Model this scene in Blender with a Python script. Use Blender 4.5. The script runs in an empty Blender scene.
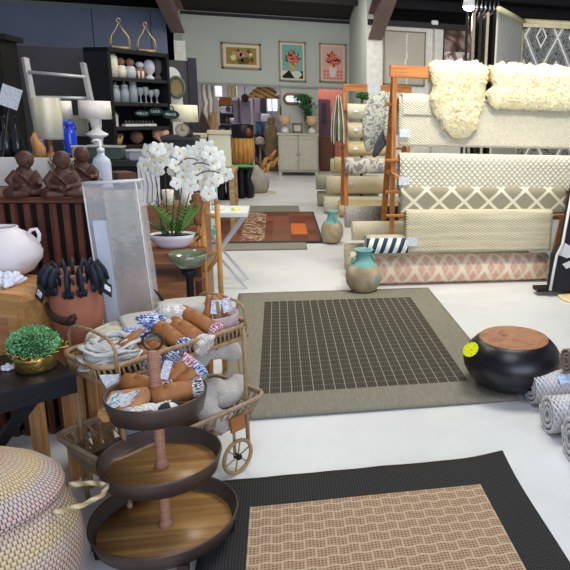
import bpy, bmesh, math, random
from mathutils import Vector, Matrix, noise as mnoise
R = math.radians
PI = math.pi
C = bpy.context.scene.collection
rnd = random.Random(7)

# ------------------------------------------------------------------ camera maths
FP, CX, CY, HH = 650.0, 430.0, 270.0, 1.5
def _axes():
    d1 = Vector((277-CX, -(103.5-CY), -FP)).normalized()
    X = 3265.0; Y = 103.5+.033*(X-277)
    d2 = Vector((X-CX, -(Y-CY), -FP)).normalized()
    d2 = (d2-d1*d1.dot(d2)).normalized()
    d3 = d2.cross(d1)
    return Matrix((d2, d1, d3))
CM = _axes()
def _ray(px, py): return CM @ Vector((px-CX, -(py-CY), -FP))
def at(px, py, y):
    r = _ray(px, py); t = y/r.y
    return Vector((r.x*t, y, HH+r.z*t))
def fl(px, py, z=0.0):
    r = _ray(px, py); t = (z-HH)/r.z
    return Vector((r.x*t, r.y*t, z))
def mpp(p):
    c = CM.transposed() @ (Vector(p)-Vector((0, 0, HH)))
    return -c.z/FP

cam_d = bpy.data.cameras.new('camera'); cam = bpy.data.objects.new('camera', cam_d); C.objects.link(cam)
cam_d.sensor_fit = 'HORIZONTAL'; cam_d.sensor_width = 36; cam_d.lens = FP/570*36
cam_d.shift_x = (285-CX)/570; cam_d.shift_y = (CY-285)/570
cam_d.clip_start = .05; cam_d.clip_end = 100
m4 = CM.to_4x4(); m4.translation = (0, 0, HH)
cam.matrix_world = m4
bpy.context.scene.camera = cam

# ------------------------------------------------------------------ materials
def lin(c):
    return tuple(((v/255)/12.92 if v/255 <= .04045 else ((v/255+.055)/1.055)**2.4) for v in c[:3])+(1,)
class N:
    """arithmetic on node sockets"""
    def __init__(s, nt, sock): s.nt = nt; s.s = sock
    def _op(s, op, *o):
        n = s.nt.nodes.new('ShaderNodeMath'); n.operation = op
        s.nt.links.new(s.s, n.inputs[0])
        for i, v in enumerate(o):
            if isinstance(v, N): s.nt.links.new(v.s, n.inputs[i+1])
            else: n.inputs[i+1].default_value = v
        return N(s.nt, n.outputs[0])
    def __add__(s, o): return s._op('ADD', o)
    def __sub__(s, o): return s._op('SUBTRACT', o)
    def __mul__(s, o): return s._op('MULTIPLY', o)
    def __truediv__(s, o): return s._op('DIVIDE', o)
    def fr(s): return s._op('FRACT')
    def ab(s): return s._op('ABSOLUTE')
    def sin(s): return s._op('SINE')
    def floor(s): return s._op('FLOOR')
    def gt(s, o): return s._op('GREATER_THAN', o)
    def lt(s, o): return s._op('LESS_THAN', o)
    def mx(s, o): return s._op('MAXIMUM', o)
    def mn(s, o): return s._op('MINIMUM', o)
    def mod(s, o): return s._op('FLOORED_MODULO', o)
    def tri(s): return ((s.fr()-.5).ab())*2   # 1 at integers, 0 at halves
class K:
    def __init__(s, nt, src):
        s.nt = nt
        tc = nt.nodes.new('ShaderNodeTexCoord'); s.vec = tc.outputs[src]
        sp = nt.nodes.new('ShaderNodeSeparateXYZ'); nt.links.new(s.vec, sp.inputs[0])
        s.x, s.y, s.z = [N(nt, o) for o in sp.outputs]
    def noise(s, scale, detail=3, dist=0, stretch=None):
        n = s.nt.nodes.new('ShaderNodeTexNoise'); n.inputs['Scale'].default_value = scale
        n.inputs['Detail'].default_value = detail; n.inputs['Distortion'].default_value = dist
        v = s.vec
        if stretch:
            mp = s.nt.nodes.new('ShaderNodeMapping'); mp.inputs['Scale'].default_value = stretch
            s.nt.links.new(v, mp.inputs[0]); v = mp.outputs[0]
        s.nt.links.new(v, n.inputs['Vector'])
        return N(s.nt, n.outputs[0])
    def voro(s, scale, out='Distance', feature='F1'):
        n = s.nt.nodes.new('ShaderNodeTexVoronoi'); n.inputs['Scale'].default_value = scale; n.feature = feature
        s.nt.links.new(s.vec, n.inputs['Vector'])
        return N(s.nt, n.outputs[out])
    def ramp(s, fac, stops):
        n = s.nt.nodes.new('ShaderNodeValToRGB'); e = n.color_ramp.elements
        while len(e) < len(stops): e.new(.5)
        for i, (p, c) in enumerate(stops): e[i].position = p; e[i].color = lin(c)
        s.nt.links.new(fac.s, n.inputs[0]); return n.outputs[0]
    def mix(s, fac, a, b):
        n = s.nt.nodes.new('ShaderNodeMix'); n.data_type = 'RGBA'
        if isinstance(fac, N): s.nt.links.new(fac.s, n.inputs[0])
        else: n.inputs[0].default_value = fac
        for v, i in ((a, 6), (b, 7)):
            if isinstance(v, tuple): n.inputs[i].default_value = lin(v)
            else: s.nt.links.new(v, n.inputs[i])
        return n.outputs[2]
def pm(name, fn, src='Object', rough=.8, metal=0, bump=0.0, dist=.01, spec=.3, sheen=0, trans=0, alpha=1, coat=0):
    """procedural material; fn(k) gives colour, or (colour, height)"""
    m = bpy.data.materials.new(name); m.use_nodes = True; nt = m.node_tree
    b = nt.nodes['Principled BSDF']
    b.inputs['Roughness'].default_value = rough; b.inputs['Metallic'].default_value = metal
    b.inputs['Specular IOR Level'].default_value = spec
    b.inputs['Transmission Weight'].default_value = trans; b.inputs['Alpha'].default_value = alpha
    b.inputs['Coat Weight'].default_value = coat
    if sheen: b.inputs['Sheen Weight'].default_value = sheen
    k = K(nt, src); r = fn(k)
    col, h = r if isinstance(r, tuple) and len(r) == 2 else (r, None)
    if isinstance(col, tuple): b.inputs['Base Color'].default_value = lin(col)
    else: nt.links.new(col, b.inputs['Base Color'])
    if h is not None and bump:
        bn = nt.nodes.new('ShaderNodeBump'); bn.inputs['Strength'].default_value = bump; bn.inputs['Distance'].default_value = dist
        nt.links.new(h.s, bn.inputs['Height']); nt.links.new(bn.outputs[0], b.inputs['Normal'])
    return m
def sc(c, f): return tuple(max(0, min(255, v*f)) for v in c)
_cache = {}
def pl(col, rough=.6, metal=0, var=.12, scale=12, bump=.15, **kw):
    """plain surface with slight natural variation"""
    key = (col, rough, metal, var, scale, bump, tuple(sorted(kw.items())))
    if key in _cache: return _cache[key]
    def f(k):
        n = k.noise(scale, 4)
        return (k.mix(n, sc(col, 1-var), sc(col, 1+var)), k.noise(scale*5, 3))
    _cache[key] = pm('surface', f, rough=rough, metal=metal, bump=bump, **kw)
    return _cache[key]
def wood(c1, c2, rough=.45, axis='x', scale=6):
    key = ('w', c1, c2, rough, axis, scale)
    if key in _cache: return _cache[key]
    st = {'x': (.6, 9, 9), 'y': (9, .6, 9), 'z': (9, 9, .6)}[axis]
    def f(k):
        n = k.noise(scale, 5, .6, st)
        return (k.ramp(n, [(.3, c1), (.7, c2)]), n)
    _cache[key] = pm('wood', f, rough=rough, bump=.15)
    return _cache[key]
def emit(col, st):
    m = bpy.data.materials.new('light'); m.use_nodes = True; b = m.node_tree.nodes['Principled BSDF']
    b.inputs['Emission Color'].default_value = lin(col); b.inputs['Emission Strength'].default_value = st
    b.inputs['Base Color'].default_value = lin(col); return m
def glassy(col=(230, 235, 235), alpha=.3, rough=.08):
    return pl(col, rough, 0, .03, 5, .05, alpha=alpha, spec=.8)

# ------------------------------------------------------------------ geometry
class B:
    def __init__(s): s.bm = bmesh.new(); s.uv = s.bm.loops.layers.uv.new('UVMap'); s.mi = 0; s.T = Matrix()
    def _face(s, vs, uvs=None):
        try: f = s.bm.faces.new(vs)
        except ValueError: return None
        f.material_index = s.mi; f.smooth = True
        if uvs:
            for l, u in zip(f.loops, uvs): l[s.uv].uv = u
        return f
    def v(s, p): return s.bm.verts.new(s.T @ Vector(p))
    def grid(s, fn, nu, nv, cu=False, cv=False, su=1, sv=1, flip=False):
        V = [[s.v(fn(i/nu, j/nv)) for j in range(nv if cv else nv+1)] for i in range(nu if cu else nu+1)]
        for i in range(nu):
            for j in range(nv):
                i2 = (i+1) % len(V); j2 = (j+1) % len(V[0])
                q = [V[i][j], V[i2][j], V[i2][j2], V[i][j2]]
                u = [(i/nu*su, j/nv*sv), ((i+1)/nu*su, j/nv*sv), ((i+1)/nu*su, (j+1)/nv*sv), (i/nu*su, (j+1)/nv*sv)]
                if flip: q.reverse(); u.reverse()
                s._face(q, u)
        return V
    def box(s, c, d, rz=0, rot=None, bev=0.0):
        M = Matrix.Translation(c) @ (rot.to_4x4() if rot else Matrix.Rotation(rz, 4, 'Z'))
        h = [x/2 for x in d]; V = [s.v(M @ Vector((a*h[0], b*h[1], e*h[2]))) for a in (-1, 1) for b in (-1, 1) for e in (-1, 1)]
        fs = []
        for q in ((0, 1, 3, 2), (4, 6, 7, 5), (0, 4, 5, 1), (2, 3, 7, 6), (0, 2, 6, 4), (1, 5, 7, 3)):
            f = s._face([V[i] for i in q], [(0, 0), (0, 1), (1, 1), (1, 0)])
            if f: f.smooth = False; fs.append(f)
        if bev:
            es = list({e for f in fs for e in f.edges})
            r = bmesh.ops.bevel(s.bm, geom=es, offset=bev, segments=2, affect='EDGES', clamp_overlap=True)
            for f in r['faces']: f.material_index = s.mi
        return s
    def tube(s, pts, r, n=8, closed=False, cap=True, sq=1.0):
        pts = [Vector(p) for p in pts]; m = len(pts)
        rr = r if isinstance(r, (list, tuple)) else [r]*m
        rings = []; up = None; L = 0
        for i, p in enumerate(pts):
            a = pts[i-1] if (i or closed) else p; b = pts[(i+1) % m] if (i < m-1 or closed) else p
            t = (b-a)
            if t.length < 1e-9: t = Vector((0, 0, 1))
            t.normalize()
            if up is None:
                up = Vector((0, 0, 1)) if abs(t.z) < .9 else Vector((1, 0, 0))
            x = t.cross(up)
            if x.length < 1e-4: x = t.cross(Vector((0, 1, 0)))
            x.normalize(); y = x.cross(t).normalized(); up = y
            rings.append([s.v(p+(x*math.cos(2*PI*k/n)+y*math.sin(2*PI*k/n)*sq)*rr[i]) for k in range(n)])
        for i in range(m if closed else m-1):
            A = rings[i]; Bq = rings[(i+1) % m]; d = (pts[(i+1) % m]-pts[i]).length
            for k in range(n):
                k2 = (k+1) % n
                s._face([A[k], A[k2], Bq[k2], Bq[k]], [(k/n, L), ((k+1)/n, L), ((k+1)/n, L+d), (k/n, L+d)])
            L += d
        if cap and not closed:
            s._face(list(reversed(rings[0]))); s._face(rings[-1])
        return s
    def cyl(s, a, b, r, r2=None, n=16):
        return s.tube([a, b], [r, r if r2 is None else r2], n)
    def lathe(s, prof, n=32, c=(0, 0, 0), sx=1, sy=1, wob=0):
        c = Vector(c); L = [0]
        for i in range(1, len(prof)):
            L.append(L[-1]+math.hypot(prof[i][0]-prof[i-1][0], prof[i][1]-prof[i-1][1]))
        rg = []
        for (r, z) in prof:
            if r < 1e-5: rg.append([s.v(c+Vector((0, 0, z)))]*n)
            else:
                row = []
                for k in range(n):
                    a = 2*PI*k/n; w = 1+wob*mnoise.noise(Vector((math.cos(a)*2+c.x*9, math.sin(a)*2, z*12)))
                    row.append(s.v(c+Vector((r*w*math.cos(a)*sx, r*w*math.sin(a)*sy, z))))
                rg.append(row)
        for i in range(len(prof)-1):
            for k in range(n):
                k2 = (k+1) % n
                q = [rg[i][k], rg[i][k2], rg[i+1][k2], rg[i+1][k]]
                u = [(k/n, L[i]), ((k+1)/n, L[i]), ((k+1)/n, L[i+1]), (k/n, L[i+1])]
                qq = []; uu = []
                for a_, b_ in zip(q, u):
                    if a_ not in qq: qq.append(a_); uu.append(b_)
                if len(qq) > 2: s._face(qq, uu)
        return s
    def ball(s, c, r, n=16, m=10):
        if not isinstance(r, (tuple, list)): r = (r, r, r)
        old = s.T; s.T = s.T @ Matrix.Translation(c) @ Matrix.Diagonal((r[0], r[1], r[2], 1))
        s.lathe([(max(0, math.sin(PI*i/m)), -math.cos(PI*i/m)) for i in range(m+1)], n)
        s.T = old; return s
    def prism(s, pts, d, M=Matrix()):
        """flat outline (x,z) given thickness d along local y"""
        A = [s.v(M @ Vector((x, -d/2, z))) for x, z in pts]; Bq = [s.v(M @ Vector((x, d/2, z))) for x, z in pts]
        n = len(pts); fs = [s._face(A), s._face(list(reversed(Bq)))]
        for i in range(n): fs.append(s._face([A[i], Bq[i], Bq[(i+1) % n], A[(i+1) % n]]))
        for f in fs:
            if f: f.smooth = False
        return s
    def obj(s, name, mats, parent=None, sub=0, solid=0, smooth=True, remesh=0, loc=None, fix=True):
        if fix: bmesh.ops.recalc_face_normals(s.bm, faces=s.bm.faces)
        me = bpy.data.meshes.new(name); s.bm.to_mesh(me); s.bm.free()
        for m in (mats if isinstance(mats, (list, tuple)) else [mats]): me.materials.append(m)
        if not smooth:
            for p in me.polygons: p.use_smooth = False
        o = bpy.data.objects.new(name, me); C.objects.link(o)
        if parent: o.parent = parent
        if loc is not None: o.location = loc
        if remesh:
            r = o.modifiers.new('r', 'REMESH'); r.mode = 'VOXEL'; r.voxel_size = remesh; r.use_smooth_shade = True
        if solid:
            r = o.modifiers.new('s', 'SOLIDIFY'); r.thickness = solid; r.offset = 0
        if sub:
            r = o.modifiers.new('b', 'SUBSURF'); r.levels = sub; r.render_levels = sub
        return o
def thing(name, label, cat, loc=(0, 0, 0), rz=0, group=None, rot=None):
    o = bpy.data.objects.new(name, None); C.objects.link(o); o.location = loc
    o.rotation_euler = rot if rot else (0, 0, rz); o.empty_display_size = .05
    return tag(o, label, cat, group)
def tag(o, label, cat, group=None, kind=None):
    o['label'] = label; o['category'] = cat
    if group: o['group'] = group
    if kind: o['kind'] = kind
    return o
def struct(o, label=None):
    o['kind'] = 'structure'
    if label: o['label'] = label
    return o
def copy_thing(o, parent=None):
    c = o.copy(); C.objects.link(c); c.parent = parent
    for ch in list(o.children): copy_thing(ch, c)
    return c
def arc(c, r, a0, a1, n, z=0, sx=1, sy=1):
    return [(c[0]+r*sx*math.cos(a0+(a1-a0)*i/n), c[1]+r*sy*math.sin(a0+(a1-a0)*i/n), z) for i in range(n+1)]
def nz(p, s=1.0): return mnoise.noise(Vector(p)*s)

# ------------------------------------------------------------------ shared surfaces
BLACK = pl((26, 26, 28), .5, 0, .1)
IRON = pl((34, 32, 33), .45, .6, .2)
DARKMET = pl((66, 54, 48), .5, .55, .25, 6)
WHITE = pl((232, 230, 226), .5)
PLASTER = pl((226, 224, 216), .7)
CREAM = pl((228, 218, 190), .75)
BRASS = pl((190, 150, 70), .3, .9, .2, 20)
STEEL = pl((190, 192, 196), .3, .9, .05)
TEAK = wood((168, 96, 40), (214, 146, 76), .4)
TEAKZ = wood((150, 84, 36), (204, 136, 70), .4, 'z')
GOLDW = wood((160, 108, 46), (212, 160, 84), .45, 'z')
REDW = wood((70, 38, 28), (116, 64, 48), .45, 'z')
REDWX = wood((84, 44, 32), (128, 72, 52), .45)
ACAC = wood((146, 104, 58), (206, 160, 100), .34, 'x', 3)
RATTAN = pm('rattan', lambda k: (k.mix(k.noise(40, 3), (128, 98, 66), (196, 164, 122)), k.noise(120, 2)), rough=.55, bump=.3)
RATTAN_D = pm('grey_rattan', lambda k: (k.mix(k.noise(40, 3), (122, 100, 78), (184, 160, 130)), k.noise(120, 2)), rough=.6, bump=.3)
ROPE = pm('rope', lambda k: (k.mix(((k.y*120+k.x*6.28).sin()*.5+.5), (170, 146, 100), (222, 204, 160)), (k.y*120+k.x*6.28).sin()), src='UV', rough=.8, bump=.5)
TERRA = pm('terracotta', lambda k: (k.mix(k.noise(9, 5), (150, 88, 66), (190, 124, 98)), k.noise(70, 3)), rough=.75, bump=.15)
LEATHER = pm('tan_leather', lambda k: (k.mix(k.noise(30, 4), (134, 82, 44), (186, 126, 74)), k.noise(140, 3)), rough=.5, bump=.2)
BLKLEATHER = pl((30, 36, 44), .5, 0, .3, 40, .3)
PAPER = pm('printed_tag', lambda k: k.mix((k.z*260).fr().gt(.6)*k.noise(160, 1).gt(.45), (238, 240, 246), (120, 124, 136)), rough=.6)
GREEN = pm('leaf_green', lambda k: (k.mix(k.noise(25, 3), (26, 60, 24), (78, 122, 52)), k.noise(60, 2)), rough=.45, bump=.1)
PETAL = pl((238, 236, 222), .55, 0, .05, 30, .1, sheen=.3)
def stripes(c1, c2, n, src='UV', ax='y', rough=.85):
    return pm('striped_cloth', lambda k: (k.mix((getattr(k, ax)*n).fr().gt(.5), c1, c2), k.noise(200, 2)), src=src, rough=rough, bump=.2)
def pattern(c1, c2, sc_=60, th=.5):
    return pm('printed_cloth', lambda k: (k.mix(((k.x*sc_+k.noise(8)*2).sin()*(k.y*sc_).sin()+(k.z*sc_).sin()*.6).gt(th-.5), c1, c2), k.noise(250, 2)), rough=.9, bump=.2)

# ================================================================== SETTING
def fcol(k):
    n = k.noise(1.3, 6); d = k.noise(9, 5)
    return (k.ramp(n*.75+d*.25, [(.3, (204, 205, 204)), (.7, (222, 223, 222))]), d)
b = B(); b.box((0, 9, -.05), (16, 24, .1)); struct(b.obj('floor', pm('sealed_concrete', fcol, rough=.38, bump=.03, spec=.45)))
DARKCEIL = pl((44, 42, 42), .9, 0, .1)
CEY0, CEZ0, CEY1, CEZ1 = -2.5, 6.17, 15.0, 3.30
def cz(y): return CEZ0+(CEZ1-CEZ0)*(y-CEY0)/(CEY1-CEY0)
b = B()
for y0, y1 in ((CEY0, 15.05),):
    p = [(y0, cz(y0)), (y1, cz(y1)), (y1, cz(y1)+.1), (y0, cz(y0)+.1)]
    b.prism([(a, c) for a, c in p], 16, Matrix.Rotation(PI/2, 4, 'Z') )
struct(b.obj('ceiling', DARKCEIL))
# steel purlins across, and sloping rafters
STEELB = pl((54, 50, 52), .7, .1, .1)
REDST = pl((124, 100, 96), .6, .1, .1)
i = 0
for y in (9.0, 10.4, 11.6, 12.6, 13.4):
    b = B(); z = cz(y)-.09
    b.box((0, y, z), (15.6, .03, .18)); b.box((0, y, z+.08), (15.6, .1, .02)); b.box((0, y, z-.08), (15.6, .1, .02))
    struct(b.obj('trim_%d' % (i+1), STEELB)); i += 1
def rafter(x, n):
    b = B(); ya, yb = 4.0, 14.96
    for dz, w in ((-.24, .26), (-.40, .02), (-.58, .26)):
        pass
    for (z0, z1, w) in ((-.56, -.53, .2), (-.53, -.21, .03), (-.21, -.18, .2)):
        p = [(ya, cz(ya)+z0), (yb, cz(yb)+z0), (yb, cz(yb)+z1), (ya, cz(ya)+z1)]
        b.prism(p, w, Matrix.Translation((x, 0, 0)) @ Matrix.Rotation(PI/2, 4, 'Z'))
    struct(b.obj('trim_%d' % n, REDST))
def rafter2(px, py, ye, px0, n):
    A = at(px, py, ye); lo, hi = 2.0, ye
    for _ in range(40):
        m = (lo+hi)/2
        if abs(at(px0, 0, m).x) < abs(A.x): lo = m
        else: hi = m
    Bz = at(px0, 0, m).z; sl = (Bz-A.z)/(m-ye); b = B(); ya = 5.0
    for (z0, z1, w) in ((0, .03, .24), (.03, .42, .035), (.42, .45, .24)):
        b.prism([(ya, A.z+sl*(ya-ye)+z0), (ye, A.z+z0), (ye, A.z+z1), (ya, A.z+sl*(ya-ye)+z1)], w, Matrix.Translation((A.x, 0, 0)) @ Matrix.Rotation(PI/2, 4, 'Z'))
    struct(b.obj('trim_%d' % n, REDST))
rafter2(375, 40, 11.94, 389, 8); rafter2(178, 33, 13.74, 163, 9)
# back wall y=15 with two openings under a header
WALL = pm('grey_paint', lambda k: (k.mix(k.noise(2, 3), (186, 192, 184), (196, 202, 194)), k.noise(60)), rough=.85, bump=.05)
wl = at(182, 100, 15).x; o1a, o1b = at(197, 100, 15).x, at(282, 130, 15).x
o2a, o2b = at(318.5, 120, 15).x, at(343, 120, 15).x; hz = at(300, 86, 15).z; wr = at(368, 100, 15).x
b = B()
def wbox(x0, x1, z0, z1, y=15.06, d=.12): b.box(((x0+x1)/2, y, (z0+z1)/2), (x1-x0, d, z1-z0))
wbox(-8, 8, hz, 3.4); wbox(-8, wl-.9, 0, hz); wbox(wr+.2, 8, 0, hz); wbox(wl-.9, o1a, 0, hz); wbox(o1b, o2a, 0, hz); wbox(o2b, wr+.2, 0, hz)
struct(b.obj('wall_back', WALL))
b = B(); wbox(o1a, o2b, hz-.05, hz-.005, 14.985, .03); struct(b.obj('trim_10', pl((150, 152, 148))))
b = B(); b.box((0, 14.97, 3.25), (3.9, .05, .06)); struct(b.obj('trim_11', STEELB))
# partition on the left, nearer than the back wall; bluish light put into its paint
BLUE = pm('blue_lit_paint', lambda k: (k.mix(k.noise(1.5, 3), (112, 120, 146), (130, 138, 162)), k.noise(50)), rough=.8, bump=.05)
LY = 13.8; lx = at(175, 60, LY).x
b = B(); b.box((lx-3.5, LY+.06, 1.54), (7, .12, 3.08)); struct(b.obj('wall_left', BLUE))
for px in (93, 151):
    x = at(px, 30, LY).x
    b = B(); b.box((x, LY-.003, 1.54), (.012, .012, 3.08)); struct(b.obj('trim_%d' % (12 if px == 93 else 13), pl((60, 66, 90))))
b = B(); b.box((lx-.06, (LY+15)/2, 1.75), (.12, 15-LY, 3.5)); struct(b.obj('wall_side', WALL))
b = B(); b.box((lx+.1, LY+.02, 1.3), (.2, .1, 2.6)); struct(b.obj('trim_14', PLASTER))
# right hand wall behind the racks
RY = 12.0; rx0 = at(367, 60, RY).x
b = B(); rt = at(400, 22, RY).z; b.box((rx0+4, RY+.06, rt/2), (8, .12, rt)); struct(b.obj('wall_right', PLASTER))
b = B(); b.box((rx0+.06, (RY+15)/2+.06, 1.75), (.12, 15-RY, 3.5)); struct(b.obj('wall_side', WALL))
b = B(); b.box((rx0+2, RY-.03, at(400, 24, RY).z), (4, .06, .09)); struct(b.obj('trim_15', STEELB))
# room beyond
b = B(); b.box((-.9, 19, 1.5), (3.4, .1, 3)); struct(b.obj('wall_far', pl((150, 146, 150), .8)))
b = B(); b.box((-2.4, 17.1, 1.5), (.1, 3.7, 3)); b.box((.5, 17.1, 1.5), (.1, 3.7, 3)); struct(b.obj('wall_far', pl((130, 124, 118), .8)))
PINK = pl((214, 150, 136), .8)
b = B(); b.box((1.25, 16.6, 1.5), (1.6, .1, 3)); b.box((2.0, 15.9, 1.5), (.1, 1.5, 3)); b.box((.6, 15.9, 1.5), (.06, 1.5, 3)); struct(b.obj('wall_pink', PINK))
b = B(); b.box((0, 17.1, 2.8), (5, 3.9, .1)); struct(b.obj('ceiling', DARKCEIL))

# ================================================================== FLOOR RUGS
def rugthing(name, label, mat, x0, x1, y0, y1, curl=0, z=.004, th=.008):
    w, d = x1-x0, y1-y0
    def f(u, v):
        x, y = -w/2+u*w, -d/2+v*d
        zz = th+.0015*nz((x*3, y*3, 1))
        if curl: zz += curl*max(0, (u-.8)/.2)**2*max(0, (v-.85)/.15)**2+.006*max(0, (v-.93)/.07)*(1+nz((x*6, 0, 3)))
        return (x, y, zz)
    b = B(); b.grid(f, 40, 40)
    o = b.obj(name, mat, loc=((x0+x1)/2, (y0+y1)/2, z), solid=th, fix=False)
    return tag(o, label, 'rug')
def grid_rug(k):
    ins = k.x.ab().lt(.575)*k.y.ab().lt(.845)
    s = .0575
    lx_ = ((k.x/s).fr()-.5).ab().gt(.46); ly_ = ((k.y/.070).fr()-.5).ab().gt(.465)
    bead = ((k.x/.0144).fr().gt(.25)*(k.y/.0175).fr().gt(.3))
    dark = k.mix(bead, (82, 76, 62), (50, 48, 43)); line = k.mix((lx_*.8).mx(ly_*.4), dark, (158, 155, 138))
    kh = k.mix(k.noise(120, 3, 0, (1, .15, 1)), (108, 104, 92), (146, 141, 124))
    return (k.mix(ins, kh, line), bead*ins+k.noise(200)*.4)
rugthing('area_rug', 'khaki bordered charcoal rug with fine square grid, in the middle of the floor', pm('grid_rug', grid_rug, rough=.95, bump=.4, dist=.004), -.335, 1.222, 3.0, 5.215)
def weave_rug(k):
    ins = k.x.ab().lt(.455)*k.y.lt(.93)
    bx = ((k.x/.075).fr()-.5).ab(); row = (k.y/.05).floor().mod(2.0)
    ln = ((k.x/.075+row*.5).fr()-.5).ab().gt(.44); h = (((k.y+((k.x*84).sin()*.003))/.05).fr()-.5).ab().gt(.41)
    bead = (((k.x/.0125).fr()-.5).ab().lt(.3)*((k.y/.0125).fr()-.5).ab().lt(.27))
    base = k.mix(bead, (176, 150, 122), (120, 88, 64))
    inner = k.mix((ln*.7).mx(h), base, (196, 172, 142))
    blk = k.mix((((k.x+k.y)*300).sin()*((k.x-k.y)*300).sin()).gt(.35), (38, 37, 36), (70, 68, 66))
    return (k.mix(ins, blk, inner), bead*.6+k.noise(260)*.5)
rugthing('area_rug', 'brown woven rug with wide black border and a lifted corner, nearest on the floor', pm('weave_rug', weave_rug, rough=.95, bump=.4, dist=.004), -.296, .936, .2, 2.45, curl=.022)
def red_rug(k):
    cx_ = (k.x/.2).floor(); cy_ = (k.y/.33).floor()
    n = ((cx_*12.98+cy_*78.2).sin()*437.5).fr()
    c = k.ramp(n, [(0, (104, 54, 42)), (.35, (134, 70, 52)), (.6, (118, 84, 66)), (.8, (146, 84, 60)), (1, (92, 60, 50))])
    orn = (k.x+.02).ab().lt(.13)*k.noise(14, 4, 1).gt(.52)
    c = k.mix(orn, c, (200, 186, 150))
    o2 = k.x.gt(.42)*k.x.lt(.60)*k.y.gt(-.62)*k.y.lt(.10); c = k.mix(o2, c, (224, 118, 44))
    edge = k.x.ab().gt(.72).mx(k.y.ab().gt(.98))
    return (k.mix(edge, k.mix(k.noise(30, 4)*.5, c, (110, 70, 50)), (82, 70, 64)), k.noise(150))
rugthing('area_rug', 'rust red patchwork rug with orange block on the far floor', pm('red_rug', red_rug, rough=.95, bump=.3), -1.04, .47, 7.2, 9.3, z=.014)
rugthing('area_rug', 'plain grey rug under the rust red patchwork rug', pm('grey_rug', lambda k: (k.mix(k.noise(60), (120, 116, 106), (150, 146, 134)), k.noise(200)), rough=.95, bump=.2), -1.25, .28, 6.88, 9.95, z=.002)
# ================================================================== RACK OF RUGS
def ladder_frame(t, x, y, z, fy, by, mat):
    for s, yy in (('f', fy), ('b', by)):
        b = B(); b.tube([(x, y, z), (x+.0, y+yy, 0)], .028, 4); b.obj('leg', mat, t, smooth=False)
def drape(w, front, back, r, th=.014, wav=.004, seed=0):
    """rug folded over a rod along x, centred at origin"""
    def f(u, v):
        L = back+PI*r+front; s = v*L; x = (u-.5)*w
        if s < back: y, z = r, -(back-s)
        elif s < back+PI*r:
            a = (s-back)/r; y, z = r*math.cos(a), r*math.sin(a)
        else:
            y, z = -r, -(s-back-PI*r)
        ws = wav*nz((x*3, z*4, seed))
        return (x, y-ws*2, z+ws*.5)
    b = B(); nv = 30; b.grid(f, 40, nv, su=w, sv=back+PI*r+front)
    return b
RKX0, RKX1, RKY = .92, 2.75, 5.46
t = thing('rug_rack', 'large teak A-frame rack holding cream and patterned rugs', 'rack', (0, 0, 0))
b = B(); b.box(((RKX0+RKX1)/2, RKY, 1.785), (RKX1-RKX0+.04, .055, .095), bev=.006); b.obj('top_rail', TEAK, t)
for x in (RKX0+.02, RKX1-.02):
    for yy in (.0, .62):
        b = B()
        n = Vector((x, RKY+yy, 0))-Vector((x, RKY, 1.76)); q = Vector((0, 0, 1)).rotation_difference(n)
        b.box((Vector((x, RKY, 1.76))+n/2), (.05, .035, n.length), rot=q.to_matrix()); b.obj('leg', TEAKZ, t)
    b = B()
    b.box((x, RKY+.065, .95), (.035, .55, .035)); b.obj('cross_brace', TEAK, t)
def zz_(py, y): return at(400, py, y).z
rods = []
for (yy, z) in rods:
    b = B(); b.cyl((RKX0-.06, yy, z), (RKX1+.05, yy, z), .016); b.obj('rod', TEAK, t)
def hexw(k):
    a = (((k.x/.048+k.y/.05).fr()-.5).ab()).mn(((k.x/.048-k.y/.05).fr()-.5).ab())
    return (k.mix(a.gt(.085), (196, 188, 160), (236, 230, 206)), a.mn(.25)*4+k.noise(120)*.3)
def chunky(k):
    d = (k.x*190+((k.y*60).sin())*1.2).sin()*(k.y*330).sin()
    return (k.mix(k.noise(30, 4), (206, 196, 168), (238, 230, 206)), d+k.noise(90)*1.0)
def diam(k, base, line, p=.23, hgt=.22, lw=.10, oy=0):
    e = ((k.x/p).tri()-((k.y+oy)/hgt).tri()).ab().lt(lw).mx(((k.x/p).tri()+((k.y+oy)/hgt).tri()-1).ab().lt(lw))
    return e
M_CH = pm('chunky_wool', chunky, src='UV', rough=.95, bump=.6, dist=.008, sheen=.3)
M_HX = pm('honeycomb_wool', hexw, src='UV', rough=.95, bump=.8, dist=.012, sheen=.3)
def dg(k):
    e = diam(k, 0, 0, .44, .40, .085, .02)
    return (k.mix(e, k.mix(k.noise(90), (136, 128, 106), (170, 162, 138)), (228, 220, 192)), e+k.noise(200)*.4)
M_DG = pm('diamond_wool', dg, src='UV', rough=.95, bump=.6, dist=.01)
def cw(k):
    d = (k.y*300).sin()*(k.x*160).sin()
    n = k.noise(7, 4, 0, (.4, 5, 1)); lw_ = (k.y*90).sin()
    return (k.mix(n+d*.12, (176, 164, 132), (232, 222, 192)), d+lw_*.5)
M_CW = pm('ribbed_wool', cw, src='UV', rough=.95, bump=.6, dist=.008)
def pk(k):
    e = diam(k, 0, 0, .42, .42, .10); e2 = diam(k, 0, 0, .21, .21, .12)
    return (k.mix(e.mx(e2*.6), k.mix(k.noise(60), (206, 162, 138), (222, 184, 160)), (234, 216, 190)), k.noise(200))
M_PK = pm('pink_diamond', pk, src='UV', rough=.95, bump=.3)
def price(parent, p, w=.06, h=.05, rx=0, name='price_tag'):
    b = B(); b.box(p, (w, .003, h), rot=Matrix.Rotation(rx, 3, 'X')); return b.obj(name, PAPER, parent)
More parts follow.
